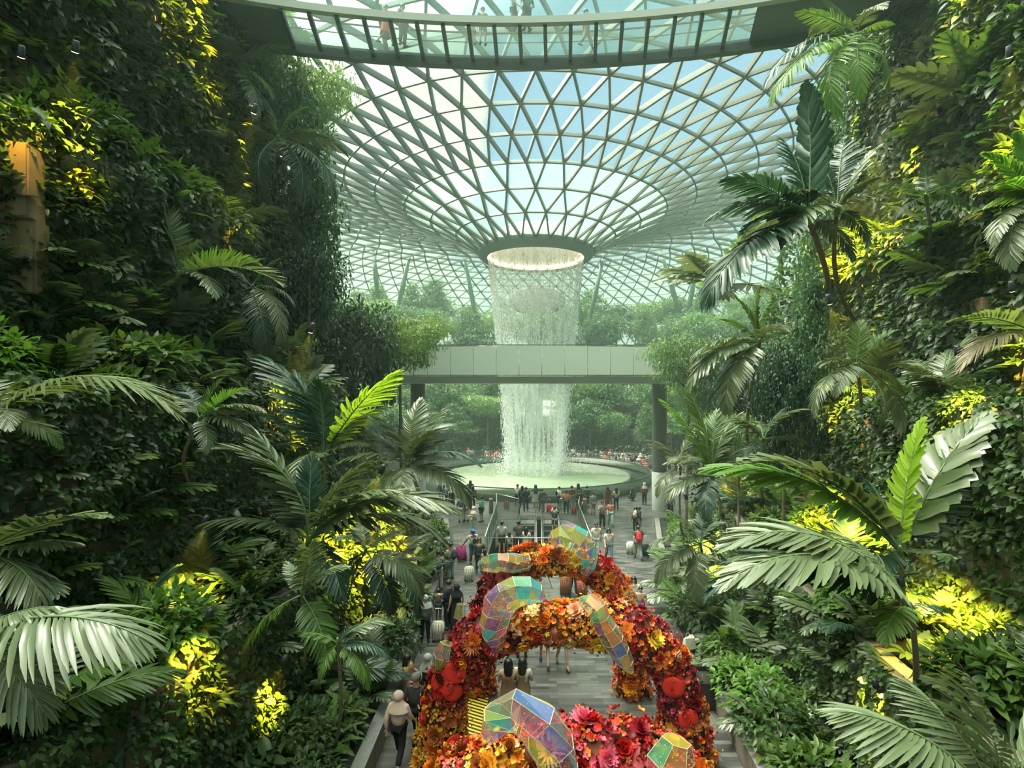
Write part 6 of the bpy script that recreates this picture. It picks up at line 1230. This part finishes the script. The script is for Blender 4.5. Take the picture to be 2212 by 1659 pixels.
PEOPLE = [
 (1118, 1094, 'phone', 160, 'tee', wh, 'trousers', bk, 'short', H, 'person in a pale tee leaning at the pool barrier, farthest left of the trio', 1.66, 1),
 (1128, 1097, 'stand', 175, 'long', (.10, .06, .05), 'trousers', bk, 'longhair', H, 'long-haired person in dark clothes in the middle of the trio at the pool', 1.62, 1),
 (1136, 1105, 'phone', 200, 'jacket', nv, 'trousers', nv, 'short', H, 'man in a navy suit standing at the head of the left escalator', 1.75, 1),
 (1157, 1096, 'wide', 180, 'long', (.05, .10, .08), 'skirt', (.34, .36, .30), 'hijab', (.03, .04, .04), 'person in dark top and pale long skirt, arms held wide, at the pool', 1.66, 1),
 (1171, 1107, 'pull', 210, 'long', (.06, .07, .07), 'trousers', (.10, .11, .11), 'short', H, 'person in dark grey holding the bright red suitcase', 1.7, 1),
 (1208, 1099, 'stand', 120, 'long', wh, 'trousers', bk, 'short', H, 'person in a white shirt looking down at the pool barrier', 1.62, 0),
 (1223, 1110, 'phone', 170, 'long', (.45, .17, .06), 'trousers', (.04, .04, .045), 'short', H, 'man in an orange shirt right of the escalators', 1.66, 2),
 (1235, 1098, 'stand', 190, 'long', (.13, .03, .03), 'trousers', bk, 'short', H, 'person in maroon behind the orange shirt', 1.66, 1),
 (1249, 1093, 'hip', 180, 'long', gr, 'trousers', bk, 'longhair', H, 'long-haired person in grey at the pool, tallest in the right group', 1.68, 1),
 (1251, 1104, 'phone', 150, 'long', bk, 'trousers', (.05, .05, .04), 'short', H, 'person in black bending over a phone in the right group', 1.5, 1),
 (1268, 1097, 'stand', 185, 'long', (.07, .08, .07), 'trousers', bk, 'short', H, 'person in dark olive at the pool, right group', 1.62, 1),
 (1281, 1113, 'stand', 200, 'long', (.20, .22, .24), 'trousers', (.25, .2, .16), 'short', H, 'person in a pale grey top with a bag, nearest the bollard', 1.6, 0),
 (1257, 1108, 'crouch', 100, 'tee', (.10, .11, .10), 'shorts', bk, 'short', H, 'crouching person in grey amid the right group', 1.6, 1),
 (1313, 1101, 'stand', 175, 'robe', (.09, .02, .025), None, None, 'hijab', (.05, .02, .02), 'person in a long wine-dark robe at the pool', 1.66, 1),
 (1331, 1102, 'phone', 190, 'long', (.40, .36, .26), 'trousers', bk, 'longhair', H, 'long-haired person in a cream top and black trousers near the pool', 1.64, 0),
 (1362, 1082, 'crouch', 90, 'long', bk, 'trousers', bk, 'longhair', H, 'crouching person in black against the pool wall, alone', 1.6, 1),
 (1301, 1142, 'photo', 5, 'tee', (.22, .20, .17), 'trousers', bk, 'short', H, 'person in a taupe tee walking from the pool beside the coral top', 1.72, 1),
 (1319, 1136, 'walk', 0, 'tee', (.62, .16, .09), 'trousers', (.30, .42, .42), 'longhair', H, 'woman in a coral top and light jeans walking from the pool', 1.62, 0),
 (1198, 1153, 'photo', 180, 'tee', (.06, .075, .10), 'shorts', (.16, .15, .13), 'short', H, 'person in navy tee and shorts with bare legs, photographing the falling water', 1.66, 0),
 (1040, 1128, 'photo', 240, 'tee', (.10, .50, .34), 'shorts', bk, 'short', H, 'man in a teal green shirt and black shorts taking a picture', 1.68, 1),
 (1023, 1152, 'phone', 300, 'tee', cr_, 'trousers', (.32, .44, .36), 'hijab', (.55, .50, .42), 'woman in cream with a shoulder bag looking at her phone', 1.6, 0),
 (1021, 1099, 'phone', 200, 'long', (.22, .14, .18), 'trousers', bk, 'longhair', H, 'person in a mauve checked shirt behind the man in teal', 1.66, 0),
 (1016, 1083, 'hip', 180, 'long', bk, 'trousers', bk, 'longhair', H, 'person in black standing at the pool barrier, farthest back on that side', 1.64, 1),
 (996, 1128, 'stand', 170, 'jacket', (.13, .14, .13), 'trousers', (.50, .48, .40), 'short', H, 'person in grey jacket and cream trousers by the palm fronds', 1.7, 1),
 (1007, 1126, 'stand', 160, 'long', (.42, .40, .33), 'trousers', (.46, .43, .35), 'short', H, 'person dressed all in cream beside the grey jacket', 1.66, 1),
 (976, 1099, 'stand', 190, 'robe', (.05, .06, .06), None, None, 'hijab', (.55, .55, .50), 'person with a white headscarf and dark robe near the pool wall', 1.6, 0),
 (966, 1093, 'stand', 150, 'long', (.10, .12, .14), 'trousers', bk, 'short', H, 'person in slate grey next to the white headscarf', 1.6, 1),
 (953, 1084, 'stand', 180, 'long', (.05, .07, .10), 'trousers', bk, 'short', H, 'person in dark blue half hidden by the palm fronds', 1.6, 1),
 (1022, 1218, 'pull', 25, 'tee', (.60, .62, .56), 'trousers', (.05, .06, .08), 'cap', (.05, .18, .55), 'man in a blue cap and white tee pulling the magenta suitcase', 1.72, 2),
 (1035, 1236, 'stand', 20, 'long', (.05, .055, .055), 'trousers', bk, 'longhair', HAIRB, 'long-haired woman in black beside the blue cap', 1.62, 0),
 (1047, 1240, 'stand', 200, 'tee', (.42, .34, .24), 'trousers', (.30, .12, .10), 'longhair', H, 'child in beige beside the farthest arch', 1.15, 0),
 (947, 1275, 'stand', 190, 'jacket', (.15, .15, .14), 'trousers', (.55, .52, .44), 'short', H, 'person in cream trousers with the grey backpack', 1.7, 1),
 (931, 1262, 'stand', 200, 'long', bk, 'trousers', bk, 'short', H, 'person in black left of the grey backpack', 1.66, 1),
 (973, 1252, 'phone', 230, 'tee', (.45, .38, .28), 'trousers', (.22, .30, .34), 'short', H, 'person in jeans with the navy backpack', 1.66, 1),
 (941, 1243, 'stand', 170, 'long', (.20, .12, .14), 'trousers', bk, 'hijab', (.35, .20, .26), 'person in a dusty pink headscarf by the planter', 1.58, 0),
 (960, 1238, 'stand', 160, 'long', (.07, .07, .08), 'trousers', bk, 'longhair', H, 'person with long dark hair behind the navy backpack', 1.6, 0),
 (968, 1358, 'phone', 250, 'jacket', (.025, .03, .045), 'trousers', (.02, .022, .03), 'short', H, 'man in dark navy looking at his phone left of the arches', 1.74, 0),
 (986, 1361, 'stand', 215, 'robe', (.015, .015, .018), None, None, 'hijab', (.012, .012, .014), 'woman in a black robe and headscarf beside the man in dark navy', 1.62, 0),
 (947, 1342, 'stand', 180, 'tee', (.11, .13, .12), 'trousers', (.05, .06, .06), 'short', H, 'child in grey green standing with the couple in dark clothes', 1.2, 1),
 (918, 1388, 'hip', 200, 'long', (.30, .31, .31), 'trousers', (.02, .02, .025), 'hijab', (.40, .40, .42), 'person in a patterned grey top and black trousers by the white suitcase', 1.6, 0),
 (898, 1381, 'stand', 175, 'robe', (.02, .022, .03), None, None, 'hijab', (.02, .02, .025), 'dark robed person tight against the planter kerb', 1.5, 1),
 (861, 1652, 'walk', 170, 'jacket', (.62, .46, .38), 'trousers', (.02, .02, .028), 'hood', (.66, .50, .42), 'person in a pale pink hooded jacket and black trousers, back turned', 1.66, 0, (.60, .55, .55)),
 (898, 1612, 'walk', 165, 'jacket', (.055, .055, .06), 'trousers', (.03, .03, .035), 'cap', (.20, .20, .20), 'man in a dark jacket and grey cap beside the pink hood', 1.74, 1),
 (924, 1540, 'stand', 170, 'long', (.05, .05, .05), 'trousers', bk, 'hijab', (.45, .46, .44), 'person with a pale grey headscarf ahead of the grey cap', 1.55, 1),
 (1098, 1562, 'phone', 185, 'tee', (.42, .30, .22), 'dress', (.36, .22, .14), 'longhair', H, 'woman in a tan pinafore dress, nearer the flowers of the two', 1.64, 0),
 (1129, 1557, 'phone', 170, 'tee', (.58, .54, .48), 'dress', (.38, .25, .15), 'longhair', H, 'woman in a tan dress, farther from the striped board of the pair', 1.62, 0),
 (1176, 1438, 'walk', 180, 'tee', (.5, .5, .5), 'shorts', jean, 'short', H, 'bare-legged person in blue trainers seen under the middle arch', 1.7, 0, (.06, .09, .20)),
 (1214, 1438, 'walk', 10, 'tee', (.5, .45, .4), 'shorts', (.2, .2, .2), 'longhair', H, 'bare-legged person in sandals seen under the middle arch', 1.66, 0, (.30, .22, .16)),
 (1127, 1418, 'stand', 190, 'long', bk, 'trousers', bk, 'short', H, 'person in black trousers seen under the middle arch by the crescent crystal', 1.7, 1),
 (1239, 1284, 'walk', 0, 'long', (.04, .04, .04), 'trousers', (.02, .02, .022), 'short', H, 'person in black between two brown suitcases behind the farthest arch', 1.7, 1),
 (1288, 1202, 'walk', 355, 'tee', (.58, .58, .50), 'trousers', (.33, .36, .34), 'short', H, 'man in an off-white tee walking beside the woman in jeans', 1.74, 1),
 (1315, 1212, 'walk', 5, 'tee', (.62, .62, .56), 'trousers', (.13, .19, .26), 'longhair', H, 'woman in a white top and blue jeans right of the off-white tee', 1.64, 0),
 (1379, 1208, 'walk', 180, 'tee', (.10, .04, .04), 'trousers', (.28, .30, .28), 'short', H, 'person in grey trousers carrying the red backpack', 1.7, 0),
 (1381, 1152, 'stand', 90, 'long', (.03, .035, .05), 'shorts', (.20, .16, .13), 'short', H, 'person in navy with a pale rucksack near the right column', 1.6, 2),
 (1373, 1150, 'stand', 200, 'long', (.16, .08, .05), 'trousers', bk, 'longhair', H, 'person in brown beside the pale rucksack', 1.55, 1),
 (1369, 1340, 'stand', 350, 'tee', (.60, .58, .52), 'trousers', jean, 'longhair', H, 'woman in white looking past the right flank of the farthest arch', 1.62, 0),
 (1384, 1345, 'stand', 340, 'tee', (.45, .30, .24), 'trousers', (.10, .07, .22), 'short', H, 'child in violet trousers right of the farthest arch', 1.32, 0),
 (1084, 1196, 'phone', 180, 'tee', (.40, .42, .40), 'shorts', bk, 'short', H, 'person in grey tee and black shorts before the escalator railing', 1.7, 0),
 (1100, 1201, 'stand', 200, 'tee', (.55, .53, .48), 'shorts', (.12, .12, .12), 'longhair', H, 'child in white by the escalator railing', 1.25, 0),
 (1120, 1198, 'phone', 170, 'tee', (.05, .05, .05), 'trousers', (.10, .07, .05), 'short', H, 'broad man in a black tee by the escalator railing', 1.76, 1),
 (1137, 1202, 'stand', 160, 'tee', (.58, .56, .50), 'shorts', (.30, .28, .26), 'longhair', H, 'black-haired person in a white top by the escalator railing', 1.5, 0),
 (1448, 1120, 'stand', 160, 'long', (.25, .2, .18), 'trousers', bk, 'short', H, 'person at the foot of the right column, behind it', 1.68, 1),
 (1392, 1090, 'stand', 200, 'jacket', (.20, .10, .06), 'trousers', bk, 'hijab', (.45, .42, .38), 'person in a brown coat between the pool and the right column', 1.65, 1),
]
for q in PEOPLE:
    q = list(q); sh = q.pop() if isinstance(q[-1], tuple) else (.05, .05, .05)
    person(*q[:13], shoes=sh)
# seated woman in mustard on the left kerb
person(880, 1510, 'sit', 80, 'tee', (.45, .32, .12), 'skirt', (.42, .24, .10), 'longhair', H, 'woman in mustard sitting on the left kerb looking at her phone', 1.62, 0)
backpack(947, 1275, 190, (.10, .10, .10), 'grey backpack worn over cream trousers on the left'); backpack(973, 1252, 230, (.03, .05, .10), 'navy backpack on the left, near the white suitcase'); backpack(1379, 1208, 180, (.55, .03, .05), 'bright red backpack right of the arches', s=1.1)
backpack(1208, 1099, 120, (.02, .02, .02), 'small black backpack on the white shirt at the pool', s=.8); backpack(1381, 1152, 90, (.42, .44, .40), 'pale rucksack near the right column', s=1.1); backpack(1022, 1218, 205, (.02, .02, .02), 'black chest bag of the man in the blue cap', s=.7)
suitcase(1186, 1107, (.62, .03, .03), 'bright red suitcase beside the person in dark grey at the pool', .2, .5); suitcase(1094, 1100, (.50, .04, .03), 'red suitcase behind the left escalator glass', 0, .55)
suitcase(999, 1213, (.30, .03, .14), 'large tilted magenta suitcase pulled by the blue cap', .5, .72, tilt=-.35); suitcase(1013, 1256, (.55, .56, .48), 'white suitcase standing alone left of the farthest arch', .3, .62, False)
suitcase(946, 1385, (.55, .53, .47), 'white suitcase with its handle pulled up, by the left planter', 0, .62); suitcase(1222, 1287, (.22, .08, .05), 'tall brown suitcase behind the farthest arch, the one with the dark handle', 0, .72, False); suitcase(1257, 1289, (.34, .10, .06), 'reddish brown suitcase behind the farthest arch with a red tag', 0, .66)
suitcase(1362, 1197, (.58, .60, .54), 'ribbed white suitcase beside the red backpack', .1, .6); suitcase(1394, 1204, (.02, .025, .025), 'black suitcase right of the red backpack', -.1, .62); suitcase(1240, 1112, (.20, .03, .04), 'dark red suitcase under the orange shirt', 0, .55)
# white shopping bag on the right kerb
kb = at(1485, 1393, 1150*8/(1393-850)); bg_ = empty('shopping_bag', (4.78, 16.6, .55), .4, 'crumpled white bag left on the right kerb', 'bag'); mb = MB(); mb.add([(-.2, -.1, 0), (.2, -.1, 0), (.2, .1, 0), (-.2, .1, 0), (-.17, -.06, .36), (.15, -.09, .33), (.19, .07, .38), (-.14, .08, .31)], [(0, 3, 2, 1), (0, 1, 5, 4), (1, 2, 6, 5), (2, 3, 7, 6), (3, 0, 4, 7), (4, 5, 6, 7)]); mb.build('bag_body', cloth((.62, .58, .50)), bg_)
for s_ in (-.06, .06): mb = MB(); mb.tube([(-.08, s_, .33), (-.04, s_, .46), (.05, s_, .45), (.08, s_, .33)], .008, 6); mb.build('handle', cloth((.55, .5, .42)), bg_)
# camera tripod seen through the farthest arch, with a dark display board
tp_ = empty('easel', (at(1169, 1262, 1).x*23.5, 23.5, 0), 0, 'thin black three-legged stand behind the farthest arch', 'stand')
for a in (90, 210, 330): mb = MB(); mb.tube([(0, 0, 1.35), (.55*math.cos(math.radians(a)), .55*math.sin(math.radians(a)), 0)], .014, 6); mb.build('leg', m_dark, tp_)
mb = MB(); mb.box((0, -.05, 1.5), (.5, .03, .7)); mb.build('board', m_dark, tp_)
# far crowd sitting and standing behind the pool, on the ring steps
far = []; cols = [wh, cr_, (.5, .12, .12), gr, nv, (.35, .3, .2), (.2, .3, .4), (.55, .4, .4), bk, (.3, .42, .36)]
xs = [1238, 1250, 1262, 1275, 1288, 1300, 1308, 1318, 1330, 1338, 1347, 1354, 1362, 1369, 1376, 1384, 1391, 1398, 1446, 1453, 1461, 1468, 1476, 1066, 1073, 1052, 1094, 1012, 1020, 932, 942, 990, 1228, 1345, 1366, 1380, 1395, 1324]
for i, px in enumerate(xs):
    fy = 996 if px < 1300 else 1000+(px-1300)*.12; 
    if i >= 32: fy += 9
    if px < 1100: fy = 1003-(.06*(1100-px))
    nm = ('stand', 'sit', 'phone', 'stand', 'hip')[i % 5]
    person(px, fy, nm, rnd.uniform(-30, 30), ('tee', 'long', 'jacket')[i % 3], cols[(i*7) % 10] if px not in (1066, 1073) else (.65, .05, .04), ('trousers', 'shorts', 'trousers')[i % 3], cols[(i*3+4) % 10], ('short', 'longhair', 'short', 'hijab')[i % 4], H if i % 4 != 3 else cols[(i+5) % 10], f'small distant onlooker beyond the pool, {"right of" if px > 1160 else "left of"} the falling water', rnd.uniform(1.55, 1.75), i % 3, group='onlookers beyond the pool, '+('right' if px > 1160 else 'left'))
# curved granite bench behind the pool, for those who sit
for a0, a1, lab in ((28, 74, 'long curved dark bench beyond the pool, right of the falling water'), (106, 150, 'long curved dark bench beyond the pool, left of the falling water')):
    mb = MB(); mb.lathe([(14.9, 0), (14.9, .44), (15.5, .44), (15.5, 0)], 24, PC, 0, math.radians(a0), math.radians(a1)); tag(mb.build('curved_bench', m_black), lab, 'bench')
# people on the high glass bridge
def on_bridge(px, nm, face, top, tc, bot, bc, head, hc, label, h=1.7, r=None):
    t = math.atan2((px-CX)*23/F_PX-BC[0], 23-BC[1]+.0); rr = (R0+R1)/2+.6 if r is None else r; x, y = BC[0]+rr*math.sin(t), BC[1]+rr*math.cos(t)
    x = (px-CX)*y/F_PX; person(0, 900, nm, face, top, tc, bot, bc, head, hc, label, h, 0, loc=(x, y, BZ+.03))
on_bridge(833, 'walk', 90, 'tee', (.30, .05, .04), 'skirt', (.45, .04, .03), 'longhair', H, 'person in a red skirt on the glass bridge'); on_bridge(870, 'stand', 60, 'long', (.14, .16, .17), 'trousers', (.05, .05, .06), 'short', H, 'person in slate clothes beside the red skirt on the glass bridge', 1.78)
on_bridge(1022, 'stand', 0, 'tee', (.4, .36, .28), 'shorts', (.2, .16, .1), 'short', H, 'child in khaki on the middle of the glass bridge', 1.1, 42.9); on_bridge(1043, 'phone', 20, 'tee', (.16, .18, .18), 'shorts', (.15, .16, .16), 'short', H, 'person in grey crouching over the child on the glass bridge', 1.6, 42.9)
on_bridge(1110, 'walk', 80, 'tee', (.45, .42, .40), 'trousers', (.16, .12, .10), 'longhair', H, 'woman in a pale top at the near rail of the glass bridge', 1.55, 42.0); on_bridge(1138, 'hip', 30, 'tee', (.12, .14, .15), 'trousers', (.05, .05, .06), 'short', H, 'man in dark grey at the near rail of the glass bridge', 1.7, 42.0)
on_bridge(1266, 'walk', 90, 'tee', (.15, .16, .16), 'trousers', (.22, .20, .15), 'short', H, 'person in olive trousers at the right of the glass bridge', 1.65, 43.2)
# bright daylit windows in the far terrace wall
for x0, x1, n in ((-5.2, -1.5, 1), (1.0, 3.5, 2)):
    Yw = PC[1]+26.3; z0_, z1_ = 5.2, 7.5; w = empty(f'window_{n}', ((x0+x1)/2, Yw-1.2, z0_), 0); w['kind'] = 'structure'
    mb = MB(); mb.box((0, 0, (z1_-z0_)/2), (x1-x0, .05, z1_-z0_)); mb.build('pane', mat('daylit pane', (.95, 1, .96), .4, emit=.75), w)
    k = 3 if n == 1 else 2
    for j in range(k+1): mb = MB(); xx = -(x1-x0)/2+(x1-x0)*j/k; mb.box((xx, -.06, (z1_-z0_)/2), (.1, .08, z1_-z0_)); mb.build('mullion', m_dark, w)
    mb = MB(); mb.box((0, -.06, (z1_-z0_)*.6), (x1-x0, .08, .08)); mb.build('transom', m_dark, w); mb = MB(); mb.beam((0, -.07, 0), ((x1-x0)/2, -.07, z1_-z0_), .06, .06); mb.build('brace', m_dark, w)
# round lookout deck with a rail on the far left terrace
dk = empty('lookout_deck', at(957, 700, 88), 0, 'round grey lookout deck with thin railing on the far terrace, left of the water', 'deck'); mb = MB(); mb.lathe([(0.1, -1.2), (2.2, -1.2), (2.7, 0), (0.1, 0)], 32); mb.build('slab', m_pale, dk, smooth=False)
for k in range(18): mb = MB(); a = 2*PI*k/18; mb.tube([(2.6*math.cos(a), 2.6*math.sin(a), 0), (2.6*math.cos(a), 2.6*math.sin(a), 1.1)], .03, 5); mb.build('railing_post', m_steel, dk)
mb = MB(); mb.tube([(2.6*math.cos(2*PI*k/24), 2.6*math.sin(2*PI*k/24), 1.1) for k in range(25)], .035, 5); mb.build('rail', m_steel, dk)
